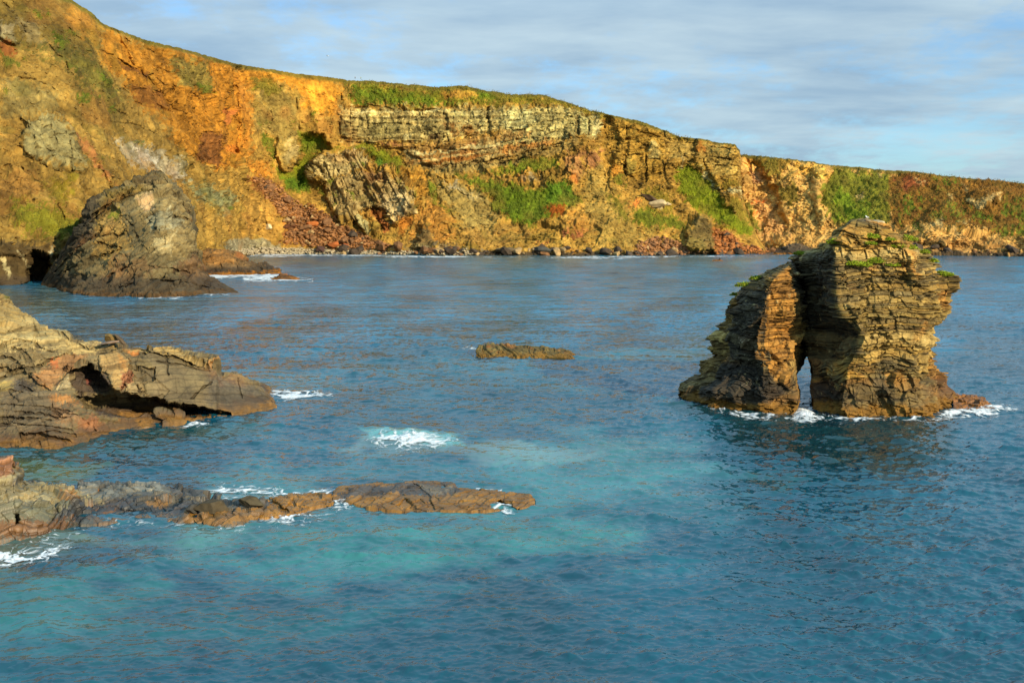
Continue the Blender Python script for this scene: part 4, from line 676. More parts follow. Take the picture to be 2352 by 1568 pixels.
    lc = [P4(-230,1330,66.8,1180,70,1080,75,990,80), P4(-20,1245,74.5,1150,76,1080,78,1049,80), P4(30,1240,75,1150,76.5,1085,79,1052,80.3), P4(40,1240,75,1150,76.5,1090,79,1056,80.5), P4(46,1239,75,1158,77,1112,79,1086,82), P4(50,1238,75.2,1160,77,1120,79,1105,83),
          P4(118,1225,76.5,1190,77.5,1135,80,1114,83.5), P4(165,1214,77.7,1194,78.4,1148,81,1121,84), P4(173,1212,77.9,1195,78.5,1152,81.5,1130,84.5), P4(186,1208,78.4,1190,80,1150,83.5,1114,88), P4(250,1202,79,1188,80.5,1145,84,1109,88.6),
          P4(350,1200,79.3,1190,80,1145,84.2,1111,88.3), P4(372,1201,79.2,1192,79.8,1148,83.8,1116,87.4), P4(400,1202,79,1195,79.5,1150,83.5,1127,86), P4(432,1207,78.5,1192,79,1150,82.5,1135,85.2), P4(480,1210,78.1,1190,78.8,1160,81.5,1143,84),
          P4(530,1210,78.1,1190,78.8,1165,81,1154,82.6), P4(565,1204,78.8,1184,79.6,1162,81.6,1152,82.8), P4(602,1194,79.9,1178,80.6,1164,82,1157,83), P4(617,1174,82.3,1173,82.4,1172,82.6,1171,82.7)]
    low_rock('rock_ledge', lc, (60, 90, 80), 820, M_WET, (88,82,66), pl, 'nearest rock ledge, pale blocks on shore and a wet grey shelf with golden weed', 'rock ledge',
             [(1.5, lambda z: z * .8), (4, -3)], feats=[(c7((50,360),(75,360),(100,415),(60,415)), 1.6, 1.5), (c7((200,350),(420,330),(700,370),(400,385)), .35, 4)], dip=(-.3, -.1, .95), beds_=(.42, .15, .1), fac=((2.2, .45), (.8, .16)), fb=(3, .08), seed=91,
             weed=(-.4, -.2), darkz=(-.5, -.3), warp=.8, rusta=.03)
    wd = dict(weed=(1.2, 2.2), weedc=(134,94,30), darkz=(-1, -.5))
    low_rock('rock', [P4(596,1192,80.2,1191,80.4,1190,80.6), P4(615,1190,80.5,1174,81.6,1152,84.5), P4(650,1184,81.1,1160,83,1143,85.6), P4(690,1174,82.3,1155,84,1139,86.2), P4(730,1162,83.8,1148,85,1138,86.4), P4(758,1158,84.3,1148,85.2,1140,86.2), P4(768,1152,85.1,1150,85.4,1148,85.8)], (30, 36), 300, M_WET, (128,92,38), lambda T: None,
             'broken weed-covered reef rocks between the near ledge and the long golden reef', 'reef', [(.8, lambda z: z * .7), (2.2, -2)], feats=[(c7((1090,320),(1110,300),(1180,350),(1150,360)), .8, 2), (c7((1170,340),(1200,290),(1210,330)), .6, 2)], beds_=(.3, .08, .06), fac=((.9, .18), (.4, .08)), fb=(1.6, .1), lift=.06, seed=95, **wd)
    def pr(T):
        T(c7((1360,290),(1480,250),(1700,235),(1860,240),(1900,275),(1760,290),(1700,285),(1600,280),(1480,295),(1400,300)), (72,66,58), 3, 1.2); T(c7((1700,240),(1850,245),(1860,275),(1760,285)), (118,104,80), 3, 1)
    rc = [P4(766,1146,85.9,1140,86.5,1133,87.4), P4(780,1148,85.6,1136,86.8,1124,88.4), P4(810,1156,84.6,1138,86.2,1118,89), P4(850,1166,83.3,1145,85.5,1113,89.6), P4(900,1172,82.6,1146,85,1112,89.8), P4(930,1173,82.4,1146,85,1111,89.9), P4(950,1173,82.4,1145,85,1107,90.4),
          P4(1000,1174,82.3,1146,85,1108,90.2), P4(1040,1174,82.3,1148,84.8,1112,89.6), P4(1052,1174,82.3,1150,84.6,1121,88.2), P4(1100,1173,82.4,1152,84.4,1127,87.4), P4(1150,1170,82.8,1154,84.2,1133,86.6), P4(1200,1166,83.3,1154,84.3,1137,86.2), P4(1216,1162,83.8,1152,84.6,1139,86), P4(1228,1158,84.3,1156.5,84.5,1155,84.7)]
    low_rock('reef', rc, (60, 70), 760, M_WET, (134,94,30), pr, 'long low reef coated in golden brown weed with a dark diagonal cleft', 'reef', [(.8, lambda z: z * .8), (2.2, -2)],
             feats=[(c7((1690,240),(1705,240),(1760,290),(1780,345),(1755,345),(1720,285)), .45, 1.4), (c7((1620,330),(1660,300),(1700,340),(1650,345)), .6, 3), (c7((2000,340),(2040,310),(2090,320),(2110,345)), .9, 3)], beds_=(.5, .06, .05), fac=((1.6, .12), (.7, .07)), fb=(2.4, .05), lift=.07, seed=97, warp=.6, dip=(-.5, .2, .8), **dict(wd, weed=(-.5, -.3)), rusta=.0)

# ---------------------------------------------------------------- sea stack with the arch
def build_stack():
    def trk(pts):
        a = np.array([(x, CH - (y - HZ) * d / F, d) for x, y, d in pts]); a = a[np.argsort(a[:, 1])]; return a
    body = [trk([(1958,497,130),(1935,520,131),(1921,530,131),(1912,545,131),(1895,556,131.5),(1863,571,132),(1835,580,132.5),(1815,592,133),(1829,640,134.5),(1841,679,135),(1843,752,135),(1852,807,133),(1853,821,130),(1864,854,129),(1858,891,128),(1867,920,127),(1865,950,126),(1865,1010,126)]),
            trk([(1966,498,127.5),(1930,535,125.5),(1918,568,124),(1922,640,123.7),(1924,690,123.5),(1943,730,123),(1988,775,122.8),(1975,800,122.8),(1950,850,122.6),(1940,900,122.3),(1932,955,121.6),(1932,1010,121.6)]),
            trk([(2012,499,127.5),(2028,530,126.4),(2068,566,125.6),(2105,590,125.4),(2112,660,125.4),(2112,780,125),(2098,850,124),(2125,955,121.8),(2125,1010,121.8)]),
            trk([(2030,505,130),(2036,528,130),(2050,538,130),(2079,548,130),(2082,560,130),(2112,578,130),(2118,600,130),(2146,606,130),(2153,629,130),(2192,633,130),(2196,664,130),(2180,686,130),(2183,700,130),(2176,718,130),(2152,748,130),(2140,768,130),(2162,780,130),(2162,792,130),(2146,798,130),(2150,820,130),(2160,840,130),(2168,856,130),(2180,869,130),(2188,890,130),(2202,900,129),(2196,935,127),(2186,960,126),(2186,1010,126)]),
            trk([(2022,508,133),(2070,580,137),(2108,620,139),(2130,700,140),(2130,850,141),(2160,920,141),(2165,1010,141)]),
            trk([(1972,503,133),(1925,560,136),(1880,585,138),(1862,640,140),(1862,800,141),(1866,860,141),(1866,1010,141)])]
    fin = [trk([(1817,600,134),(1800,607,135),(1768,622,135),(1745,632,135),(1727,642,135),(1705,662,135),(1687,686,135),(1676,706,135),(1667,723,135),(1668,738,135),(1645,748,135),(1640,757,135),(1624,772,135),(1622,782,135),(1628,800,135),(1626,820,135),(1604,828,135),(1600,850,135),(1597,860,135),(1570,872,135),(1558,882,135),(1556,892,135),(1546,902,135),(1546,1010,135)]),
           trk([(1817,602,131.5),(1740,656,130),(1700,720,129),(1680,790,128.5),(1672,850,128),(1640,905,127),(1632,935,126.5),(1632,1010,126.5)]),
           trk([(1819,603,129.5),(1778,642,126),(1764,664,125.5),(1746,788,124.5),(1762,862,124),(1748,955,122.8),(1748,1010,122.8)]),
           trk([(1821,604,130.5),(1825,664,128),(1822,715,127),(1814,752,127),(1815,807,126.5),(1828,851,126),(1829,885,125),(1837,905,124.5),(1838,930,124),(1832,950,123.3),(1832,1010,123.3)]),
           trk([(1823,605,133),(1858,625,138),(1862,660,140),(1860,760,141),(1850,814,141),(1848,835,139),(1834,838,140),(1830,860,140),(1828,1010,140)]),
           trk([(1820,604,134),(1765,644,139),(1706,724,141),(1668,805,142),(1640,868,143),(1630,1010,143)])]
    allP, allF, allC = [], [], []; off = 0
    for wi, (tr, npts) in enumerate(((body, (170, 330, 120, 50, 50, 40)), (fin, (150, 130, 170, 70, 30, 40)))):
        zt = min(t[-1, 1] for t in tr); zb = -2.4; nz = 620 if wi == 0 else 500
        zs = np.linspace(zb, zt, nz)
        pts = []
        for t in tr:
            x = np.interp(zs, t[:, 1], t[:, 0]); d = np.interp(zs, t[:, 1], t[:, 2]); pts.append(np.stack([(x - CX) / F * d, d], -1))
        K = len(tr); ring = []
        for k in range(K):
            a, b = pts[k], pts[(k + 1) % K]; f = np.linspace(0, 1, npts[k], endpoint=False)[None, :, None]
            bow = np.sin(f * math.pi) * 0.0
            ring.append(a[:, None] * (1 - f) + b[:, None] * f)
        Rg = np.concatenate(ring, 1); m = Rg.shape[1]
        P = np.concatenate([Rg, np.repeat(zs[:, None, None], m, 1)], -1)
        tn = np.roll(Rg, -3, 1) - np.roll(Rg, 3, 1); n2 = np.stack([tn[..., 1], -tn[..., 0]], -1); n2 /= np.linalg.norm(n2, axis=-1, keepdims=True) + 1e-9
        cen = Rg.mean(1, keepdims=True); 
        if ((n2 * (Rg - cen)).sum(-1)).mean() < 0: n2 = -n2
        Nn = np.concatenate([n2, np.zeros_like(n2[..., :1])], -1)
        X, Y, Z = P[..., 0], P[..., 1], P[..., 2]
        px = CX + X / Y * F; py = HZ + (CH - Z) / Y * F
        lowf = sstep(9, 3, Z)
        wv = fbm(P * [1, 1, .6], 6, 3, 201) * (.4 + 1.5 * lowf) + fbm(P, 2.2, 2, 202) * (.09 + .25 * lowf)
        # folded beds dip away left of the ridge
        dipl = sstep(36.5, 33, X) * (1 - wi) * .35
        s = Z + wv + facet(P * [1, 1, .35], 3.4, 217, .35)[0] * .55 + (X - 38) * .28 * sstep(18.5, 19.3, Z) - (X - 36) * .02 + dipl * (36.5 - X) * .35 * sstep(16, 10, Z)
        R, B, fr, t, j, idx = beds(s, X * .9 + Y * .43, Y * .9 - X * .43, 21, .23, .85, (2, 11), thick=((17.15, 18.45), (7.0, 8.35), (12.6, 13.1)))
        R2, B2, fr2, t2, j2, _ = beds(s, X, Y, 23, .12, .4, (4, 16))
        thick = sstep(.7, 1.1, t)
        gro = np.exp(-(np.minimum(fr, 1 - fr) * t / .045) ** 2); jo = np.exp(-(j / .05) ** 2)
        patch = .55 + .75 * sstep(-.4, .5, fbm(P * [1, 1, 1.5], 3.2, 3, 203)); f1, e1, id1 = facet(P * [1, 1, 1.6], 2.4, 205, .7); f2, e2, id2 = facet(P * [1, 1, 2], .8, 207, .7); f0, e0, id0 = facet(P, 5.5, 209, .8)
        side = fbm(P * [1, 1, 2.5], 1.1, 3, 208) + 2.6 * facet(P * [1, 1, .4], 2.3, 211, .8)[0] * patch
        disp = fbm(P, 6, 3, 210) * .5 + f0 * .9 * (1 - .5 * lowf) + f1 * .42 * (1 + lowf) + f2 * .16 + patch * ((R - .5) * .34 + (B - .5) * .5 + (R2 - .5) * .14 + side * .12) - gro * .16 * patch - jo * .08 - 0.15
        disp += lowf * np.maximum(0, fbm(P * [1, 1, 1.2], 2.6, 2, 215)) * .35 - .35 * lowf
        gap = pmask(px, py, [(1818,815),(1872,815),(1880,960),(1822,960)], 12); disp = disp * (1 - .75 * gap * (Y > 124))
        top = sstep(zt, zt - .8, zs)[:, None]; P = P + Nn * (disp * (.25 + .75 * top))[..., None]
        # colour
        C = np.ones(P.shape) * S(128, 105, 56)
        T = Painter(px, py, P, (128,105,56), 4, 11, 221); 
        sil = S(92,84,64)
        hue = R[..., None]
        C = np.where(hue < .24, S(96,86,62), np.where(hue < .5, S(142,116,60), np.where(hue < .72, S(120,104,60), np.where(hue < .93, S(150,128,76), S(150,108,54)))))
        C = C * .62 + S(128,108,60) * .38
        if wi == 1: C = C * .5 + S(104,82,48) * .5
        def mixc(mm, rgb):
            nonlocal C; C = C * (1 - mm[..., None]) + S(*rgb) * mm[..., None]
        frontY = Y < 131
        mixc(thick * .75 * (1 - lowf * .3), (172,150,96))
        och = sstep(.15, .75, fbm(P * [1, 1, 1.8], 4.2, 4, 225)) * .55; mixc(och, (172,118,48))
        gry = sstep(.2, .8, fbm(P * [1, 1, 1.3], 3.5, 4, 227)) * (.35 + .35 * lowf); mixc(gry, (84,80,66))
        mixc(T_mask(T, c5((600,560),(760,560),(700,900),(720,1100),(420,1000),(340,860)), 10) * .85 * frontY, (54,52,48))  # this and next mask: lichen-dark fin rock, darkened further as painted shade
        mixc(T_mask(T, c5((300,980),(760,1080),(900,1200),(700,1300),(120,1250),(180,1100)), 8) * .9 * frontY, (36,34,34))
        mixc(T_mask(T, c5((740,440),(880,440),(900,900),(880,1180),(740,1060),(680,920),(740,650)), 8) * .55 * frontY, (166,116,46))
        mixc(T_mask(T, c5((880,350),(1160,300),(1180,680),(1330,860),(1200,860),(1000,800),(930,640),(900,500)), 6) * .8, (50,50,48))  # seam and ridge side, here and below: lichened rock plus shade painted in
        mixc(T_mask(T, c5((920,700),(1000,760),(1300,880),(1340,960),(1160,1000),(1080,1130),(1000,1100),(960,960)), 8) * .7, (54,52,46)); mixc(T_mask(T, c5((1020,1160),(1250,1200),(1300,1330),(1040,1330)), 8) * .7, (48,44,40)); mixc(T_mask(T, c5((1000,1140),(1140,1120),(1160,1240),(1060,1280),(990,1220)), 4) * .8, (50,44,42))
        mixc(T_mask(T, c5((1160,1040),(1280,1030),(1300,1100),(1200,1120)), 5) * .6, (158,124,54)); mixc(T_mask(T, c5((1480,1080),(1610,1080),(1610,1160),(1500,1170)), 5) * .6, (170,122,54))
        mixc(T_mask(T, c5((1830,1090),(1960,1190),(1930,1320),(1840,1330)), 6) * .7, (116,74,44)); mixc(T_mask(T, c5((1270,80),(1480,120),(1480,140),(1280,120)), 2) * .9, (150,146,134))
        mixc(T_mask(T, c5((1180,150),(1500,200),(1600,260),(1400,330),(1150,300)), 8) * .35, (166,122,42)); mixc(T_mask(T, c5((1250,1150),(1780,1120),(1800,1340),(1280,1320)), 12) * .45, (104,90,62))
        wh = sstep(.55, .8, fbm(np.stack([X / .12, Y / .12, Z / 1.1], -1), 1, 3, 229)) * T_mask(T, c5((520,740),(720,700),(730,1180),(560,1180)), 10) * .6; mixc(wh, (176,172,158))
        spk = sstep(.8, 1.05, fbm(P * [1, 1, .5], .5, 3, 231)) * .55; mixc(spk, (196,178,132))
        C = C * ((1 + (B - .5) * .32 + (R2 - .5) * .26 + (id1 - .5) * .2) * (1 - .72 * np.clip(gro + .6 * jo * thick + .5 * np.exp(-(e1 / .04) ** 2), 0, 1)) * (1 + .25 * fbm(P, 1.2, 4, 233)))[..., None]
        zz = Z + fbm(P, 1.4, 3, 235) * .5
        dk = sstep(4.2, 1.6, zz + fbm(P, 4, 2, 236) * 1.6) * .55; mixc(dk, (52,46,40))
        wd = sstep(1.2, .6, zz); mixc(wd * .93, (112,82,28)); C = C * (1 + wd[..., None] * .3 * fbm(P, .4, 3, 237)[..., None])
        C = np.clip(C, .003, .8)
        # cap
        caps = [P]; cc = [C]; base = P[-1:]; cen = base.mean(1, keepdims=True)
        for f, dz in ((.8, .10), (.55, .16), (.3, .2), (.05, .24)):
            r = cen + (base - cen) * f; r[..., 2] = zs[-1] + dz + fbm(r, .8, 2, 240) * .12; caps.append(r); cc.append(C[-1:])
        PF = np.concatenate(caps, 0); CF = np.concatenate(cc, 0)
        allP.append(PF.reshape(-1, 3)); allC.append(CF.reshape(-1, 3)); allF.append(gfaces(PF.shape[0], m, True) + off); off += PF.shape[0] * m
        SHOTS['stack%d' % wi] = (px, py, P, 0, Nn)
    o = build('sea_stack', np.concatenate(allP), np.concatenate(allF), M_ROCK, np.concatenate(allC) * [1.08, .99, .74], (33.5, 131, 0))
    tag(o, 'tall layered sea stack split by a narrow arch, standing in the water on the right', 'sea stack')
def T_mask(T, poly, soft): return pmask(T.px, T.py, poly, soft, T.wx, T.wy)

# ---------------------------------------------------------------- boulders
def boulder_mesh(seed, mat, name='boulder'):
    bm = bmesh.new(); bmesh.ops.create_icosphere(bm, subdivisions=4, radius=1); V = np.array([v.co[:] for v in bm.verts]); Fc = np.array([[v.index for v in f.verts] for f in bm.faces]); bm.free()
    r = np.random.default_rng(seed)
    for k in range(15):
        n = r.normal(size=3); n /= np.linalg.norm(n); h = r.uniform(.52, .86); dd = V @ n; V = V - np.maximum(dd - h, 0)[:, None] * n
    V = V * r.uniform([.9, .7, .55], [1.3, 1.0, .85]); V = V + V * (fbm(V + seed, .5, 3, seed) * .07)[:, None]
    me = bpy.data.meshes.new(name); me.from_pydata(V.tolist(), [], Fc.tolist()); me.materials.append(mat); return me
def boulders():
    kinds = {'rust': (124,88,56), 'dark': (76,64,52), 'tan': (168,138,92)}
    mats = {k: plain_mat('boulder_' + k, S(*c) * ALB, .9, .35, .6, .15) for k, c in kinds.items()}
    meshes = {k: [boulder_mesh(i * 3 + j, mats[k]) for i in range(4)] for j, k in enumerate(kinds)}
    def place(which, poly, n, mix, smin, smax, label, group, cat='boulder', seed=1):
        px, py, P, g, Nn = SHOTS[which]; r = np.random.default_rng(seed); inside = np.argwhere(poly_sd(px, py, poly) > 0)
        if len(inside) == 0: return
        ks = list(mix); w = np.array([mix[k] for k in ks], float); w /= w.sum()
        for _ in range(n):
            i, jj = inside[r.integers(len(inside))]; p = P[i, jj]; k = ks[r.choice(len(ks), p=w)]
            sc = smin + (smax - smin) * r.random() ** 2.6
            if p[2] < 1.5: p = np.array([p[0], p[1], max(p[2], -.2)])
            o = bpy.data.objects.new('boulder', meshes[k][r.integers(4)]); COL.objects.link(o)
            q = p + Nn[i, jj] * sc * .35; o.location = tuple(float(v) for v in q); o.rotation_euler = tuple(float(v) for v in r.uniform(-.5, .5, 3) + [0, 0, r.uniform(0, 6)]); s3 = sc * r.uniform(.85, 1.15, 3); o.scale = tuple(float(v) for v in s3)
            tag(o, label[k], cat, group[k])
    L = lambda c, wh: {'rust': f'rust red angular boulder {wh}', 'dark': f'dark wet boulder {wh}', 'tan': f'pale tan boulder {wh}'}
    Gp = lambda wh: {'rust': f'rust boulders {wh}', 'dark': f'dark boulders {wh}', 'tan': f'tan boulders {wh}'}
    wh = 'in the red rockfall on the middle slope'
    place('cliff', c2((60,900),(170,940),(300,1040),(480,1140),(700,1260),(1000,1370),(700,1390),(250,1330),(280,1220),(170,1080)), 105, {'rust': 6, 'tan': 1.6, 'dark': 1}, .9, 3.6, L(0, wh), Gp(wh), seed=3)
    wh = 'along the water line below the long cliff'
    place('cliff', [(740,570),(1130,574),(1400,574),(1700,574),(1770,572),(1770,588),(1400,590),(740,590)], 120, {'dark': 5, 'rust': 2.2, 'tan': 2}, .9, 4.6, L(0, wh), Gp(wh), seed=5)
    place('cliff', c3((1180,1290),(1400,1250),(1560,1340),(1540,1400),(1150,1400)), 10, {'rust': 3, 'tan': 3}, .8, 3, L(0, 'in the small scree fan left of the dark cone'), Gp('in the scree fan left of the dark cone'), seed=6)
    place('cliff', c3((1800,1220),(1900,1220),(2010,1300),(2250,1370),(2200,1400),(1800,1400)), 12, {'rust': 4, 'tan': 1.5, 'dark': 1}, .8, 3.6, L(0, 'in the orange scree right of the dark cone'), Gp('in the orange scree right of the dark cone'), seed=7)
    wh = 'along the foot of the far headland'
    place('headland', [(1700,572),(1900,572),(2352,574),(2420,576),(2420,592),(2352,590),(1900,584),(1700,580)], 38, {'dark': 3, 'rust': 2.5, 'tan': 3}, 1.2, 5.5, L(0, wh), Gp(wh), seed=9)
    for which, poly, n, colr, nm, lab in (('cliff', c2((-20,880),(60,880),(170,930),(300,1030),(480,1130),(700,1250),(1000,1370),(700,1400),(230,1340),(270,1220),(170,1090)), 3600, (152,106,62), 'rubble', 'small red rubble between the boulders of the rockfall'),
        ('cliff', c3((1150,1300),(1300,1250),(1420,1250),(1560,1340),(1540,1400),(1150,1400)), 900, (158,112,70), 'rubble', 'small scree stones left of the dark cone'), ('cliff', c3((1790,1180),(1900,1210),(2010,1300),(2250,1370),(2200,1400),(1800,1400)), 1100, (166,106,54), 'rubble', 'small orange scree stones right of the dark cone')):
        px, py, P, g, Nn = SHOTS[which]; ins = np.argwhere(poly_sd(px, py, poly) > 0); r = np.random.default_rng(n)
        bm = bmesh.new(); bmesh.ops.create_icosphere(bm, subdivisions=1, radius=1); v0 = np.array([v.co[:] for v in bm.verts]); f0 = np.array([[v.index for v in f.verts] for f in bm.faces]); bm.free(); VV, FF, CC = [], [], []
        for k in range(n):
            i, jj = ins[r.integers(len(ins))]; sc = .3 + 1.3 * r.random() ** 3; v = v0 * r.uniform(.6, 1.15, (len(v0), 1)) * [1.2, 1, .7] * sc + P[i, jj] + Nn[i, jj] * .2 + r.normal(0, .5, 3); VV.append(v); FF.append(f0 + k * len(v0)); CC.append(np.ones((len(v0), 3)) * S(*colr) * TW * r.uniform(.4, 1.3) * ALB)
        tag(build(nm, np.concatenate(VV), np.concatenate(FF), M_LEAF, np.clip(np.concatenate(CC), 0, .8)), lab, nm, kind='stuff')
    # shingle: countless small stones on the beach
    px, py, P, g, Nn = SHOTS['cliff']; ins = np.argwhere(poly_sd(px, py, [(520,586),(560,571),(620,566),(760,574),(900,578),(1100,578),(1100,585),(900,584),(560,584)]) > 0); r = np.random.default_rng(4)
    bm = bmesh.new(); bmesh.ops.create_icosphere(bm, subdivisions=1, radius=1); v0 = np.array([v.co[:] for v in bm.verts]); f0 = np.array([[v.index for v in f.verts] for f in bm.faces]); bm.free()
    VV, FF = [], []
    for k in range(2600):
        i, jj = ins[r.integers(len(ins))]; sc = r.uniform(.25, .8); v = v0 * r.uniform(.6, 1.1, (len(v0), 1)) * [1.2, 1, .7] * sc + P[i, jj] + Nn[i, jj] * .2 + r.normal(0, .5, 3) * [1, 1, .1]; VV.append(v); FF.append(f0 + k * len(v0))
    o = build('shingle', np.concatenate(VV), np.concatenate(FF), plain_mat('shingle_stone', S(176,160,128) * ALB, .9, .4, 2.0, .2)); tag(o, 'pale grey shingle at the foot of the rockfall', 'shingle', kind='stuff')
    # loose stones and clods, too many to count, over the bare slopes
    oc = np.array([[1,0,0],[-1,0,0],[0,1,0],[0,-1,0],[0,0,1],[0,0,-1]], float); of = np.array([[0,2,4],[2,1,4],[1,3,4],[3,0,4],[2,0,5],[1,2,5],[3,1,5],[0,3,5]])
    for which, n, lab in (('cliff', 15000, 'loose stones and broken ledges over the bare slopes of the long cliff'), ('headland', 4500, 'loose stones over the bare slopes of the far headland')):
        px, py, P, g, Nn = SHOTS[which]; nr = px.shape[0]; idx = np.argwhere((g < .3) & (px > -60) & (px < 2420) & (np.arange(nr)[:, None] < nr * .93)); r = np.random.default_rng(n); pk = idx[r.integers(0, len(idx), n)]; i, jj = pk[:, 0], pk[:, 1]
        pp = P[i, jj]; k = np.clip(pp[:, 1] / 690, .5, 1); sc = (.22 + 1.15 * r.random(n) ** 3.5) * k; lowp = r.random(n) < .35; v = oc[None] * r.uniform(.5, 1.3, (n, 6, 1)) * (np.array([1.5, 1, .6]) * sc[:, None])[:, None]; v = v + r.normal(0, .12, (n, 6, 3)) * sc[:, None, None] + (pp + Nn[i, jj] * (sc * .15)[:, None])[:, None]
        cc = np.repeat((COLS[which][i, jj] * r.uniform(.65, 1.4, (n, 1)))[:, None], 6, 1).reshape(-1, 3); ff = (of[None] + (np.arange(n) * 6)[:, None, None]).reshape(-1, 3)
        tag(build('rubble', v.reshape(-1, 3), ff, M_LEAF, np.clip(cc, .004, .8)), lab, 'rubble', kind='stuff')
    # single stones that can be told apart
    def one(which, x, y, sc, colr, label, cat='boulder', name='boulder', rot=(0, 0, 0), stretch=(1, 1, 1), seed=50, lift=.3, at=None, sv=None):
        px, py, P, g, Nn = SHOTS[which]
        p = P[np.unravel_index(np.argmin((px - x) ** 2 + (py - y) ** 2), px.shape)] if at is None else np.array(at)
        me = boulder_mesh(seed, plain_mat('boulder_single', S(*colr) * ALB, .85, .3, .5, .2), name)
        o = bpy.data.objects.new(name, me); COL.objects.link(o); o.location = (float(p[0]), float(p[1] - sc * .2), float(p[2] + sc * lift)); o.rotation_euler = rot; o.scale = tuple(sc * s for s in stretch); tag(o, label, cat)
    one('cliff', 618, 523, 2.6, (205,185,140), 'pale round boulder at the left edge of the red rockfall', seed=51)
    one('cliff', 735, 576, 4.0, (74,52,44), 'dark upright boulder in the shallows at the left of the beach', seed=52)
    one('cliff', 766, 565, 3.6, (166,92,44), 'biggest orange boulder near the water under the rockfall', seed=53, stretch=(1.3, 1, .9))
    one('cliff', 793, 569, 3.2, (158,82,44), 'red orange boulder right beside the biggest orange one', seed=54)
    one('cliff', 668, 520, 3.8, (104,64,38), 'big dark brown block high in the rockfall', seed=55, stretch=(1.4, 1, .8))
    one('cliff', 719, 517, 3.3, (176,100,46), 'bright orange block high in the rockfall', seed=56, stretch=(1.4, 1, .8))
    one('cliff', 1244, 579, 4.8, (74,72,64), 'dark rounded boulder at the waterline below the big green slope', seed=57, stretch=(1.4, 1, .65))
    one('cliff', 1163, 578, 6.0, (104,88,62), 'wide flat dark boulder at the waterline left of the rounded one', seed=58, stretch=(1.9, 1, .55))
    one('cliff', 1511, 478, 4.2, (186,160,116), 'pale boulder lying on the green slope above the dark cone', seed=59, stretch=(1.3, 1, 1))
    one('cliff', 1499, 467, 4.5, (92,70,48), 'long dark slab leaning behind the pale boulder on the slope', seed=60, rot=(0, .6, 0), stretch=(2.2, 1, .6))
    one('cliff', 1534, 471, 2.0, (190,164,118), 'small pale stone above right of the pale boulder on the slope', seed=61)
    L2 = 'rock_outcrop'; key = [k for k in SHOTS if k.startswith('broad tan')][0]
    one(key, 262, 782, .95, (120,96,52), 'broken dark stone standing on top of the foreground outcrop', 'stone', 'stone', (.2, .3, .3), (.75, .7, 1.0), 62, .45, at=W(np.float64(257), np.float64(785), 122.3))
    one(key, 278, 786, .95, (92,76,56), 'dark slab leaning against the standing stone on the outcrop', 'stone', 'stone', (.0, .75, .1), (1.5, .8, .28), 63, .3, at=W(np.float64(279), np.float64(786), 122.0))
    one(key, 254, 791, 1.1, (134,112,92), 'flat grey pink slab under the standing stone on the outcrop', 'stone', 'stone', (.0, -.15, .1), (1.3, .8, .22), 64, .2, at=W(np.float64(253), np.float64(790), 121.6))
    key = [k for k in SHOTS if k.startswith('nearest rock')][0]
    one(key, 487, 1163, 1.05, (74,64,46), 'smooth black boulder resting on the wet shelf of the near ledge', 'boulder', 'boulder', (0, .1, .3), (1.35, .9, .85), 65, .3, at=W(np.float64(487), np.float64(1172), 80.6))
    one(key, 445, 1170, .7, (70,66,58), 'squat grey boulder left of the black boulder on the near ledge', 'boulder', 'boulder', (0, .1, 1.3), (1.1, .9, .85), 66, .3, at=W(np.float64(447), np.float64(1175), 80.6))
    one(key, 576, 1158, .9, (78,68,48), 'flattened dark stone at the seaward end of the near ledge', 'boulder', 'boulder', (0, .12, .0), (1.35, .9, .6), 67, .3, at=W(np.float64(577), np.float64(1160), 82.6))

# ---------------------------------------------------------------- sea
def wave_field(L, n, peak, seed, wind, spread=.35, short=.12):
    r = np.random.default_rng(seed); k = np.fft.fftfreq(n, L / n) * 2 * math.pi; kx, ky = np.meshgrid(k, k); kk = np.hypot(kx, ky) + 1e-6; kp = 2 * math.pi / peak
    cs = (kx * wind[0] + ky * wind[1]) / kk
    Sx = np.exp(-.9 * (kp / kk) ** 2) / kk ** 3.7 * (spread + np.abs(cs) ** 3 * (1 - spread)) * np.exp(-(kk * short / 2) ** 2); Sx[0, 0] = 0
    h = np.real(np.fft.ifft2((r.normal(size=(n, n)) + 1j * r.normal(size=(n, n))) * np.sqrt(Sx))); h /= h.std(); return h.astype(np.float32)
WF = [(wave_field(73.0, 1024, 3.4, 1, (.15, .98), .08), 73.0, 0.15, .052), (wave_field(31.0, 1024, 1.3, 2, (-.1, .99), .12, .06), 31.0, -.2, .022), (wave_field(420.0, 1024, 26.0, 3, (.5, .86)), 420.0, .1, .11)]
def samp(f, u, v):
    n = f.shape[0]; u = (u * n) % n; v = (v * n) % n; i = np.floor(u).astype(int); j = np.floor(v).astype(int); a, b = u - i, v - j; i1, j1 = (i + 1) % n, (j + 1) % n; i %= n; j %= n
    return f[j, i] * (1 - a) * (1 - b) + f[j, i1] * a * (1 - b) + f[j1, i] * (1 - a) * b + f[j1, i1] * a * b
def sea_h(X, Y):
    sp_ = np.maximum(Y, 30) ** 2 / (CH * F) * 1.2; q = np.stack([X, Y, 0 * X], -1); gust = 1 + .5 * fbm(q, 38, 3, 301); h = 0
    for (f, L, a, amp), lam in zip(WF, (4.0, 1.5, 26.0)):
        c, s_ = math.cos(a), math.sin(a); hh = samp(f, (X * c - Y * s_) / L, (X * s_ + Y * c) / L)
        hh = hh + .16 * (hh * hh - 1); h = h + amp * hh * sstep(lam * .75, lam * .18, sp_) * (gust if lam < 10 else 1)
    return h
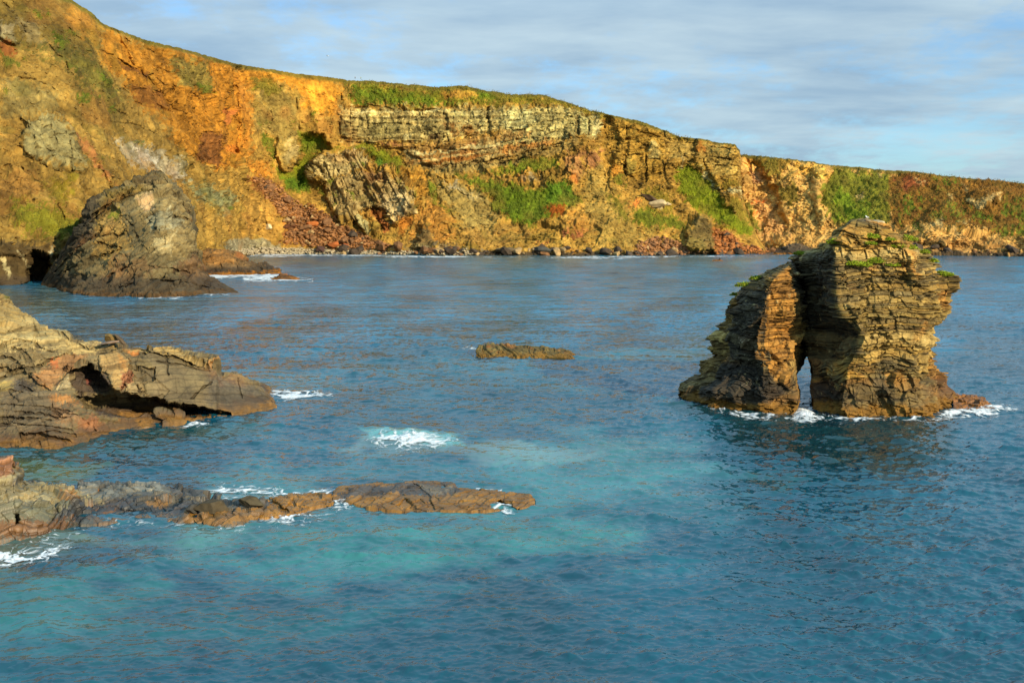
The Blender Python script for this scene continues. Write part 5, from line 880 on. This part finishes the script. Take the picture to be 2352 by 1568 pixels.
def build_sea():
    ys = np.concatenate([np.linspace(1950, 1600, 180, endpoint=False), np.linspace(1600, 575, 980)]); xs = np.linspace(-760, 3110, 1560)
    px, py = np.meshgrid(xs, ys); d = dsea(py); X, Y = (px - CX) / F * d, d
    Z = sea_h(X, Y); P = np.stack([X, Y, Z], -1)
    q = np.stack([px, py, 0 * px], -1); wx = fbm(q * [1, 2.2, 1], 130, 4, 311) * 46; wy = fbm(q * [1, 2.2, 1], 130, 4, 312) * 24; nz = fbm(q * [.5, 2.0, 1], 60, 4, 313)
    C = np.ones(P.shape) * np.array([.004, .056, .086])
    def p(poly, c, soft, op=1.0, br=.8):
        nonlocal C
        m = pmask(px, py, poly, soft, wx, wy, nz, br)[..., None] * op; C = C * (1 - m) + np.array(c) * m
    tq, tg, dk, ol = (.034, .155, .170), (.030, .160, .135), (.008, .050, .115), (.045, .058, .018)
    p([(-800,560),(3200,560),(3200,760),(-800,760)], (.010, .135, .225), 90, .85)
    p([(300,840),(1000,820),(1560,830),(1600,880),(1100,900),(300,900)], (.015, .095, .125), 30, .7)
    p([(1300,820),(1650,800),(1600,870),(1300,870)], tq, 26, .4)
    p([(480,1120),(700,1060),(1100,1040),(1500,1010),(1640,1040),(1700,1090),(1680,1150),(1600,1210),(1450,1260),(1150,1330),(800,1330),(500,1300),(150,1250),(-100,1300),(-100,1400),(-400,1440),(-800,1300),(0,1240),(560,1200)], tq, 105, .5)
    p([(1150,1020),(1580,1030),(1650,1070),(1500,1140),(1250,1180),(1150,1100)], (.050, .180, .180), 45, .5)
    p([(600,1200),(1200,1170),(1480,1210),(1400,1280),(1000,1310),(620,1290),(300,1260)], tg, 45, .55); p([(-300,1300),(200,1300),(420,1350),(250,1430),(-50,1480),(-500,1500)], tg, 50, .55)
    p([(450,1080),(760,1090),(760,1180),(480,1180)], (.05, .19, .19), 20, .5); p([(150,1240),(500,1200),(620,1240),(400,1290)], (.08, .19, .17), 24, .6)
    p([(1700,1080),(1860,1085),(1920,1120),(1840,1160),(1700,1130)], (.008, .070, .060), 26, .45, .8)
    p([(-500,1340),(500,1330),(900,1400),(700,1500),(0,1568),(-500,1568)], (.016, .110, .115), 80, .5)
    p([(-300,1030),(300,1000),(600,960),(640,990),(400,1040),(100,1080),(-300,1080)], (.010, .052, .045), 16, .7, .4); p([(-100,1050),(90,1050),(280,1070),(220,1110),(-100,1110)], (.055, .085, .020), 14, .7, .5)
    p([(1560,925),(2200,955),(2190,1060),(1950,1100),(1700,1040)], (.006, .026, .026), 22, .8, .4)  # dark reflection of the stack painted into the water colour
    p([(-300,640),(100,655),(300,690),(560,680),(420,720),(100,710),(-300,730)], (.030, .060, .045), 14, .7, .4); p([(540,583),(1800,584),(1800,596),(540,600)], (.075, .105, .085), 7, .7, .4); p([(700,596),(1700,594),(2352,594),(2352,606),(700,610)], (.030, .130, .170), 7, .5, .4)
    p([(-100,1235),(180,1215),(280,1250),(100,1310),(-100,1330)], (.10, .12, .06), 18, .6, .9); p([(840,1010),(1160,1020),(1500,1040),(1100,1060),(800,1040)], (.16, .24, .22), 12, .45, .5); p([(850,990),(1080,1000),(1050,1030),(870,1025)], (.12, .36, .34), 8, .7, .3)
    C = C * (1 + .28 * fbm(P * [1, .6, 1], 9, 4, 321) + .15 * nz)[..., None]
    # a wide calm sheet just below carries the water on past the detailed part
    big = np.array([[-30000, -2000, -.6], [30000, -2000, -.6], [30000, 40000, -.6], [-30000, 40000, -.6]], float)
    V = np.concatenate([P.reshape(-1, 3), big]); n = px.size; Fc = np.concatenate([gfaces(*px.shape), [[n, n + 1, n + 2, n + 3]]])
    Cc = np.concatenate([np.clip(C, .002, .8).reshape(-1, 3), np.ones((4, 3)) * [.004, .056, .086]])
    m = bpy.data.materials.new('sea_water'); m.use_nodes = True; nn, l = m.node_tree.nodes, m.node_tree.links; pb = nn['Principled BSDF']
    at = nn.new('ShaderNodeAttribute'); at.attribute_name = 'Col'; l.new(at.outputs['Color'], pb.inputs['Base Color'])
    pb.inputs['Roughness'].default_value = .06; pb.inputs['IOR'].default_value = 1.333; pb.inputs['Specular IOR Level'].default_value = .9
    tcn = nn.new('ShaderNodeTexCoord')
    def nzt(size, det, st=(1, 1, 1), rot=0.0):
        mp = nn.new('ShaderNodeMapping'); mp.inputs['Scale'].default_value = st; mp.inputs['Rotation'].default_value = (0, 0, rot); l.new(tcn.outputs['Object'], mp.inputs[0])
        t = nn.new('ShaderNodeTexNoise'); t.inputs['Scale'].default_value = 1 / size; t.inputs['Detail'].default_value = det; t.inputs['Roughness'].default_value = .55; l.new(mp.outputs[0], t.inputs['Vector']); return t.outputs[0]
    def bump(h, strength, dist, prev=None):      # ripples too fine for the mesh, stronger where the mesh is coarse
        b = nn.new('ShaderNodeBump'); b.inputs['Strength'].default_value = strength; b.inputs['Distance'].default_value = dist; l.new(h, b.inputs['Height'])
        if prev is not None: l.new(prev, b.inputs['Normal'])
        if len(FARS): l.new(math_n(nn, l, "ADD", math_n(nn, l, "MULTIPLY", FARS[0], strength * 0.8), strength * .11), b.inputs['Strength'])
        return b.outputs[0]
    FARS = []
    sx = nn.new('ShaderNodeSeparateXYZ'); l.new(tcn.outputs['Object'], sx.inputs[0])
    far = nn.new('ShaderNodeMapRange'); far.inputs[1].default_value = 90; far.inputs[2].default_value = 420; far.inputs[3].default_value = 0; far.inputs[4].default_value = 1; l.new(sx.outputs[1], far.inputs[0])
    FARS.append(far.outputs[0])
    l.new(math_n(nn, l, 'ADD', math_n(nn, l, 'MULTIPLY', far.outputs[0], .16), .055), pb.inputs['Roughness'])     # ripples too small to model, summed up as roughness
    b0 = bump(nzt(7, 4, (.35, 1, 1), .05), .9, 4.0); b1 = bump(nzt(2.4, 3, (.4, 1, 1), .1), .9, 1.3, b0); b2 = bump(nzt(.5, 3, (.45, 1, 1), -.1), .8, .16, b1); l.new(b2, pb.inputs['Normal'])
    o = build('sea', V, Fc, m, Cc, smooth=True); tag(o, 'rippled blue and turquoise sea filling the bay', 'sea', kind='structure')

# ---------------------------------------------------------------- foam
def build_foam():
    fm = bpy.data.materials.new('sea_foam'); fm.use_nodes = True; p = fm.node_tree.nodes['Principled BSDF']; p.inputs['Base Color'].default_value = (.70, .74, .75, 1); p.inputs['Roughness'].default_value = .75
    fa = fm.node_tree.nodes.new('ShaderNodeAttribute'); fa.attribute_name = 'Col'; sr = fm.node_tree.nodes.new('ShaderNodeSeparateColor'); fm.node_tree.links.new(fa.outputs['Color'], sr.inputs[0]); fm.node_tree.links.new(sr.outputs[0], p.inputs['Alpha'])     # thin foam lets the water show through
    def band(line, w):
        a = np.array(line, float); return [(x, y - w) for x, y in a] + [(x, y + w) for x, y in a[::-1]]
    def foam(polys, label, seed, step=.75, up=.05):
        VV, FF, AA = [], [], []; off = 0
        for poly, dens, lump in polys:
            A = np.array(poly, float); x0, x1, y0, y1 = A[:, 0].min() - 6, A[:, 0].max() + 6, A[:, 1].min() - 5, A[:, 1].max() + 5
            st = step * min(1, max(.5, (y0 - HZ) / 400)); xs = np.arange(x0, x1, st * 1.3); ys = np.arange(y0, y1, st * .6); px, py = np.meshgrid(xs, ys)
            d = dsea(py); X = (px - CX) / F * d; P = np.stack([X, d, 0 * X], -1)
            sc = np.clip(d.mean() / 85, .7, 6)
            wrp = fbm(P, 2.4 * sc, 3, seed + 3)[..., None] * .9 * sc; Q = P + wrp * [1, .6, 0]
            lace = 1 - np.abs(fbm(Q * [1, .8, 1], 1.0 * sc, 4, seed)) * 2.0; fine = fbm(Q, .3 * sc, 3, seed + 7); big = fbm(P * [.6, 1, 1], 4.5 * sc, 2, seed + 9)
            sdv = poly_sd(px, py, poly); ed = np.clip(sdv / (max(3, .35 * (y1 - y0))), -.8, 1)
            val = lace * .55 + fine * .3 + big * .45 + ed * .8 + dens - 1.22; al = sstep(0, .75, val) * .95; keep = val > .02
            h = sea_h(X, d) + up + lump * np.maximum(0, ed) * (.5 + .5 * np.abs(fine)) * .5 + .04 * np.maximum(0, fine)
            V = np.stack([X, d, h], -1); n, mm = px.shape; f = gfaces(n, mm); k = keep.ravel()[f].sum(1) >= 3; f = f[k]
            if len(f) == 0: continue
            u, inv = np.unique(f, return_inverse=True); VV.append(V.reshape(-1, 3)[u]); AA.append(np.repeat(al.ravel()[u][:, None], 3, 1)); FF.append(inv.reshape(-1, 4) + off); off += len(u)
        V = np.concatenate(VV); loc = V.mean(0); loc[2] = 0
        o = build('foam', V, np.concatenate(FF), fm, np.concatenate(AA), loc, smooth=True); tag(o, label, 'foam', kind='stuff')
    foam([([(835,1000),(880,990),(1000,992),(1080,1008),(1060,1022),(960,1030),(880,1028),(840,1012)], .75, .12), ([(800,1012),(850,985),(1010,985),(1100,1004),(1180,1018),(1090,1034),(860,1036)], .42, .0), ([(950,1008),(1070,1008),(1000,1026),(900,1026)], 1.15, .25), (band([(1060,1010),(1120,1018),(1170,1022)], 5), .45, 0)], 'bright white water breaking over a sunken reef in mid bay', 401)
    foam([([(600,1205),(620,1180),(700,1170),(760,1150),(800,1135),(825,1150),(800,1175),(720,1195),(640,1208)], 1.2, .2), ([(760,1140),(800,1128),(830,1150),(780,1166)], 1.5, .4)], 'foam pouring between the broken rocks and the long golden reef', 411)
    foam([([(430,1130),(480,1105),(560,1103),(640,1120),(700,1130),(780,1122),(760,1138),(600,1142),(520,1145)], .78, 0), (band([(480,1106),(560,1112),(640,1124)], 6), .8, .05)], 'thin foam lace in the water behind the near ledge', 421)
    foam([(band([(1185,1160),(1150,1158),(1130,1164),(1180,1170)], 5), 1.1, .2), (band([(900,1168),(960,1172),(1010,1174)], 2.5), .8, .1), (band([(1090,1124),(1110,1126),(1150,1130)], 3), .95, .3), (band([(770,1152),(830,1168),(880,1176)], 3), .8, .1)], 'white wash against the long golden reef', 431)
    foam([(band([(0,1270),(60,1258),(140,1236),(230,1215),(330,1206),(430,1212),(520,1216),(610,1200)], 7), .8, .03), ([(-20,1255),(120,1240),(180,1250),(140,1290),(20,1320),(-20,1310)], .58, .03), ([(-30,1262),(20,1262),(30,1280),(-30,1285)], 1.0, .15)], 'streaky foam along the front of the near ledge', 441)
    foam([([(612,892),(700,893),(760,905),(720,916),(650,926),(625,915)], .85, .05), (band([(620,904),(680,906),(740,909)], 4), .8, .1)], 'foam trailing off the seaward tip of the foreground outcrop', 451)
    foam([(band([(290,984),(320,981),(345,986)], 2.2), .9, .12), (band([(400,982),(440,974),(480,972)], 4), .95, .25), (band([(490,966),(560,956),(630,941)], 1.6), .6, .05)], 'small white breakers under the overhang of the foreground outcrop', 461)
    foam([(band([(1550,908),(1590,915),(1640,930),(1700,948),(1760,957),(1830,959),(1880,962),(1950,962),(2050,961),(2140,960),(2180,950)], 2.8), .85, .06), ([(1835,936),(1862,936),(1880,958),(1850,964),(1825,958)], 1.3, .5), (band([(1570,912),(1620,922),(1660,938)], 6), .85, .15),
          (band([(1850,960),(1900,965),(1960,964)], 5), .75, .08)], 'foam ringing the foot of the sea stack and its arch', 471)
    foam([([(2150,955),(2190,938),(2230,942),(2300,940),(2290,950),(2200,952)], 1.1, .3), (band([(2190,922),(2230,924),(2280,938)], 4), 1.1, .35), (band([(2270,940),(2320,943),(2400,947)], 4), .62, .05), (band([(2280,930),(2330,934),(2380,930)], 3), .45, .0)], 'white surf around the brown rock right of the sea stack', 481)
    foam([(band([(110,655),(160,660),(150,668),(90,662)], 1.5), .6, 0), (band([(320,684),(370,686),(420,684)], 2.5), 1.1, .15), (band([(240,680),(300,684)], 1.4), .7, .1), (band([(430,680),(500,677),(560,674)], 1.4), .7, .1), (band([(330,692),(400,690)], 3), .4, .0)], 'foam at the foot of the dark rock spur', 491)
    foam([(band([(470,636),(540,633),(600,632),(640,634)], 4), 1.05, .15), (band([(560,643),(640,643),(720,645)], 3), .8, .1), ([(600,632),(640,634),(620,644),(560,640)], .9, .1), (band([(680,636),(720,642)], 2), .7, 0)], 'surf along the brown ledge and its outlying rock', 501)
    foam([(band([(560,585),(650,586),(760,587),(900,588.5),(1000,590),(1200,591),(1400,591),(1560,590),(1700,588),(1780,587)], 1.5), 1.0, .25), (band([(640,589),(760,590)], .9), .7, .2), (band([(1330,592),(1400,593)], 1.2), .9, .3)], 'thin white line of surf along the beach below the cliff', 511, .5)
    foam([(band([(1062,802),(1085,801),(1098,804)], 2.2), .9, .2), (band([(1400,790),(1500,810),(1580,835)], 4), .05, .0)], 'little splash at the left end of the flat islet', 521)

# ---------------------------------------------------------------- vegetation on the stack, turf on the cliffs
def leaves(n, spread, size, r, up=.6):
    c = r.normal(0, 1, (n, 3)); c /= np.linalg.norm(c, axis=1, keepdims=True) + 1e-9; c[:, 2] = np.abs(c[:, 2]); c *= (r.random((n, 1)) ** .4) * spread
    a = r.normal(0, 1, (n, 3)); a[:, 2] = np.abs(a[:, 2]) * up + .3; a /= np.linalg.norm(a, axis=1, keepdims=True); b = np.cross(a, r.normal(0, 1, (n, 3))); b /= np.linalg.norm(b, axis=1, keepdims=True) + 1e-9
    s = size * r.uniform(.6, 1.4, (n, 1)); bend = np.cross(a, b) * s * .2
    V = np.stack([c, c + a * s * .5 + b * s * .22 + bend, c + a * s, c + a * s * .5 - b * s * .22 + bend], 1)
    return V.reshape(-1, 3), np.arange(n * 4).reshape(-1, 4)
def plants():
    r = np.random.default_rng(77)
    spots = [(0, (1180,275), .95, 'left end of the top thick bed, on the shaded edge'), (0, (1370,280), .55, 'just above the middle of the top thick bed'), (0, (1385,240), .85, 'below the summit slabs in the centre'), (0, (1500,255), .6, 'between centre and right shoulder clumps'),
             (0, (1590,255), 1.05, 'tall one on the upper right shoulder'), (0, (1560,300), 1.0, 'on the right shoulder directly above the bed'), (0, (1640,310), .9, 'trailing right along the shoulder'), (0, (1690,335), .7, 'hanging at the far right end of the shoulder'), (0, (1420,395), 1.0, 'round one hanging under the top thick bed'),
             (0, (1270,408), .8, 'left part of the ledge strip under the bed'), (0, (1330,415), .85, 'right part of the ledge strip under the bed'), (0, (1540,415), .5, 'thin upright one'), (0, (1745,385), .8, 'on the small step below the right shoulder'), (0, (1830,470), .8, 'inner end of the jutting right spur'), (0, (1885,478), .7, 'outer end of the jutting right spur'),
             (0, (1500,412), .35, 'tiny one left of the thin upright plant'), (1, (640,545), .95, 'biggest one on the left fin'), (1, (690,500), .75, 'higher on the left fin near its crest'), (1, (570,600), .55, 'lowest one on the left fin'), (0, (930,345), .7, 'on the saddle where fin and body meet')]
    for w, (cx, cy), sp_, wh in spots:
        x, y = c5((cx, cy))[0]; px, py, P, _, Nn = SHOTS['stack%d' % w]
        dd = (px - x) ** 2 + (py - y) ** 2 + (P[..., 1] > 131) * 400 * (0 if cx > 1700 or cx < 1000 else 1); i = np.unravel_index(np.argmin(dd), px.shape); p = P[i] + Nn[i] * .1
        V, Fc = leaves(int(800 * sp_), sp_ * .8, .22, r); V = V * [1.5, .8, .75]
        c = S(138, 158, 30) * r.uniform(.6, 1.25, (len(Fc), 1)) ; c = np.where(r.random((len(Fc), 1)) < .2, S(140, 128, 40), c); cc = np.repeat(c, 4, 0) * ALB
        o = build('plant', V + p, Fc, M_LEAF, cc, p); tag(o, f'green plant on the stack, {wh}', 'plant', 'plant clumps on the sea stack')
    # turf and scrub: countless tussocks on the green parts of both cliffs
    for which, n, name, lab in (('cliff', 60000, 'grass', 'rough green turf and scrub patches on the long cliff'), ('headland', 42000, 'scrub', 'green gorse and reddish heather cover on the far headland')):
        px, py, P, g, Nn = SHOTS[which]; ok = (g > .45) & (px > -200) & (px < 2600); idx = np.argwhere(ok); pick = idx[r.integers(0, len(idx), n)]; pp = P[pick[:, 0], pick[:, 1]]; nn_ = Nn[pick[:, 0], pick[:, 1]]
        col = COLS[which][pick[:, 0], pick[:, 1]]
        s = np.clip(pp[:, 1:2] / 690, .5, 1) * r.uniform(.2, .55, (n, 1)); a = nn_ * .15 + r.normal(0, .35, (n, 3)) + [0, 0, .8]; a /= np.linalg.norm(a, axis=1, keepdims=True); b = np.cross(a, nn_ + r.normal(0, .35, (n, 3))); b /= np.linalg.norm(b, axis=1, keepdims=True)
        c0 = pp + r.normal(0, .5, (n, 3)); V = np.stack([c0 - b * s * .45, c0 + b * s * .45, c0 + a * s * 1.15 + b * s * .15, c0 + a * s * .9 - b * s * .25], 1).reshape(-1, 3)
        cc = np.repeat(col * [1.12, 1.0, .9] * r.uniform(.8, 1.4, (n, 1)), 4, 0); o = build(name, V, np.arange(n * 4).reshape(-1, 4), M_LEAF, np.clip(cc, .003, .6)); tag(o, lab, name, kind='stuff')

# ---------------------------------------------------------------- gulls and walkers
def skin_body(name, verts, edges, radii, mat, root=0, sub=2):
    me = bpy.data.meshes.new(name); me.from_pydata(verts, edges, []); o = bpy.data.objects.new(name, me); COL.objects.link(o)
    o.modifiers.new('skin', 'SKIN'); sv = me.skin_vertices[0].data
    for k, rr in enumerate(radii): sv[k].radius = rr if isinstance(rr, tuple) else (rr, rr)
    sv[root].use_root = True
    s = o.modifiers.new('sub', 'SUBSURF'); s.levels = s.render_levels = sub; me.materials.append(mat); return o
def gull(loc, flying, label, heading):
    white = plain_mat('gull_white', (.78, .78, .76), .7); grey = plain_mat('gull_grey', (.5, .52, .54) if flying else (.32, .34, .37), .7); yel = plain_mat('gull_beak', (.75, .5, .08), .5); pink = plain_mat('gull_leg', (.6, .35, .28), .6)
    root = bpy.data.objects.new('gull', None); COL.objects.link(root); root.location = loc; root.rotation_euler = (0, 0, heading); root.empty_display_size = .2; tag(root, label, 'gull')
    h = 0 if flying else .27
    if flying: v = [(0,0,0), (.12,0,.01), (.2,0,.03), (.27,0,.045), (-.12,0,0), (-.24,0,.01)]; rd = [.085, .08, .05, .048, .06, (.05, .02)]
    else: v = [(0,0,h), (.1,0,h+.05), (.15,0,h+.13), (.19,0,h+.19), (-.12,0,h-.03), (-.26,0,h-.07)]; rd = [(.095,.1), .085, .05, .052, .06, (.045, .02)]
    b = skin_body('body', v, [(0,1),(1,2),(2,3),(0,4),(4,5)], rd, white); b.parent = root; hx, hz = v[3][0], v[3][2]
    bk = build('beak', [(hx+.03,-.012,hz+.012),(hx+.03,.012,hz+.012),(hx+.03,.012,hz-.012),(hx+.03,-.012,hz-.012),(hx+.11,0,hz-.01)], [[0,1,4],[1,2,4],[2,3,4],[3,0,4]], yel); bk.parent = root
    for s in (-1, 1):
        e = bpy.data.meshes.new('eye'); bm = bmesh.new(); bmesh.ops.create_icosphere(bm, subdivisions=1, radius=.008); bm.to_mesh(e); bm.free(); e.materials.append(plain_mat('gull_eye', (.01, .01, .01), .3)); eo = bpy.data.objects.new('eye', e); COL.objects.link(eo); eo.parent = root; eo.location = (hx + .02, s * .046, hz + .012)
        if flying: w = skin_body('wing', [(.04, s*.06, .02), (.08, s*.3, .12), (.0, s*.52, .13), (-.1, s*.72, .08)], [(0,1),(1,2),(2,3)], [(.09,.02), (.08,.016), (.055,.012), (.02,.008)], grey)
        else: w = skin_body('wing', [(.08, s*.075, h+.05), (-.06, s*.085, h+.02), (-.22, s*.05, h-.03), (-.34, s*.02, h-.05)], [(0,1),(1,2),(2,3)], [(.03,.06), (.03,.07), (.025,.045), (.012,.015)], grey)
        w.parent = root
        if not flying:
            l = skin_body('leg', [(-.01, s*.04, h-.06), (-.02, s*.04, .12), (0, s*.04, .015), (.06, s*.04, .008)], [(0,1),(1,2),(2,3)], [.014, .009, .009, (.018,.006)], pink, sub=1); l.parent = root
def person(loc, label, coat, trouser, heading):
    sk = plain_mat('skin', (.45, .28, .2), .6); root = bpy.data.objects.new('person', None); COL.objects.link(root); root.location = loc; root.rotation_euler = (0, 0, heading); tag(root, label, 'person')
    v = [(0,0,.93),(0,.01,1.15),(0,0,1.38),(0,0,1.5),(0,.01,1.58),(0,.02,1.7)]; e = [(0,1),(1,2),(2,3),(3,4),(4,5)]; rd = [(.15,.11),(.14,.1),(.17,.11),.055,.085,.08]
    for s in (-1, 1):
        k = len(v); v += [(s*.1,0,.86),(s*.11,s*.08,.48),(s*.11,s*.14-.03,.08),(s*.12,s*.14+.1,.04)]; e += [(0,k),(k,k+1),(k+1,k+2),(k+2,k+3)]; rd += [.095,.06,.042,.038]
        k = len(v); v += [(s*.2,0,1.4),(s*.25,.02,1.14),(s*.24,.14,.93),(s*.24,.19,.85)]; e += [(2,k),(k,k+1),(k+1,k+2),(k+2,k+3)]; rd += [.06,.045,.035,.03]
    b = skin_body('body', v, e, rd, sk); b.parent = root
    c = skin_body('coat', [(0,0,.88),(0,.01,1.15),(0,0,1.4),(-.21,0,1.4),(-.26,.02,1.14),(-.25,.13,.95),(.21,0,1.4),(.26,.02,1.14),(.25,.13,.95)], [(0,1),(1,2),(2,3),(3,4),(4,5),(2,6),(6,7),(7,8)], [(.19,.14),(.17,.13),(.19,.13),.075,.06,.05,.075,.06,.05], plain_mat('coat', coat, .9)); c.parent = root
    t = skin_body('trousers', [(0,0,.95),(-.1,0,.84),(-.11,-.08,.48),(-.11,-.17,.12),(.1,0,.84),(.11,.08,.48),(.11,.11,.12)], [(0,1),(1,2),(2,3),(0,4),(4,5),(5,6)], [(.17,.13),.11,.08,.06,.11,.08,.06], plain_mat('trousers', trouser, .9)); t.parent = root
    hr = skin_body('hair', [(0,-.01,1.64),(0,.0,1.73),(0,-.02,1.77)], [(0,1),(1,2)], [.09,.092,.06], plain_mat('hair', (.03, .02, .015), .8), sub=1); hr.parent = root
def top_point(which, x, dy=0.0):
    px, py, P, g, Nn = SHOTS[which]; j = int(np.argmin(np.abs(px[-1] - x))); return P[-1, j]

COLS = {}
_b = build
def build(name, V, Fc, mat, col=None, loc=None, smooth=False, parent=None):
    if name in ('cliff', 'headland'):
        sh = np.asarray(V).shape[:2]; c = np.asarray(col).reshape(sh + (3,)); COLS[name] = c[1:-4]
    return _b(name, V, Fc, mat, col, loc, smooth, parent)

build_sea(); build_cliff(); build_headland(); build_stack(); rocks(); boulders(); build_foam(); plants()
px, py, P, g, Nn = SHOTS['stack0']; tp = P[-1].mean(0)
gull((float((1991 - CX) / F * 129), 129.0, float(tp[2]) + .22), False, 'white gull standing on the summit of the sea stack', math.radians(200))
gull(tuple(float(v) for v in W(np.float64(753), np.float64(129), 230.0)), True, 'white gull flying in the sky above the cliff crest', math.radians(160))
for x, lab, c1_, c2_ in ((816, 'distant walker in dark clothes on the cliff crest, left of the other', (.02, .025, .03), (.015, .015, .02)), (828, 'distant walker in a green coat on the cliff crest', (.16, .3, .1), (.08, .12, .05))):
    tp = top_point('cliff', x); person((float(tp[0]), float(tp[1]) + .4, float(tp[2]) + .95), lab, c1_, c2_, 0.4)
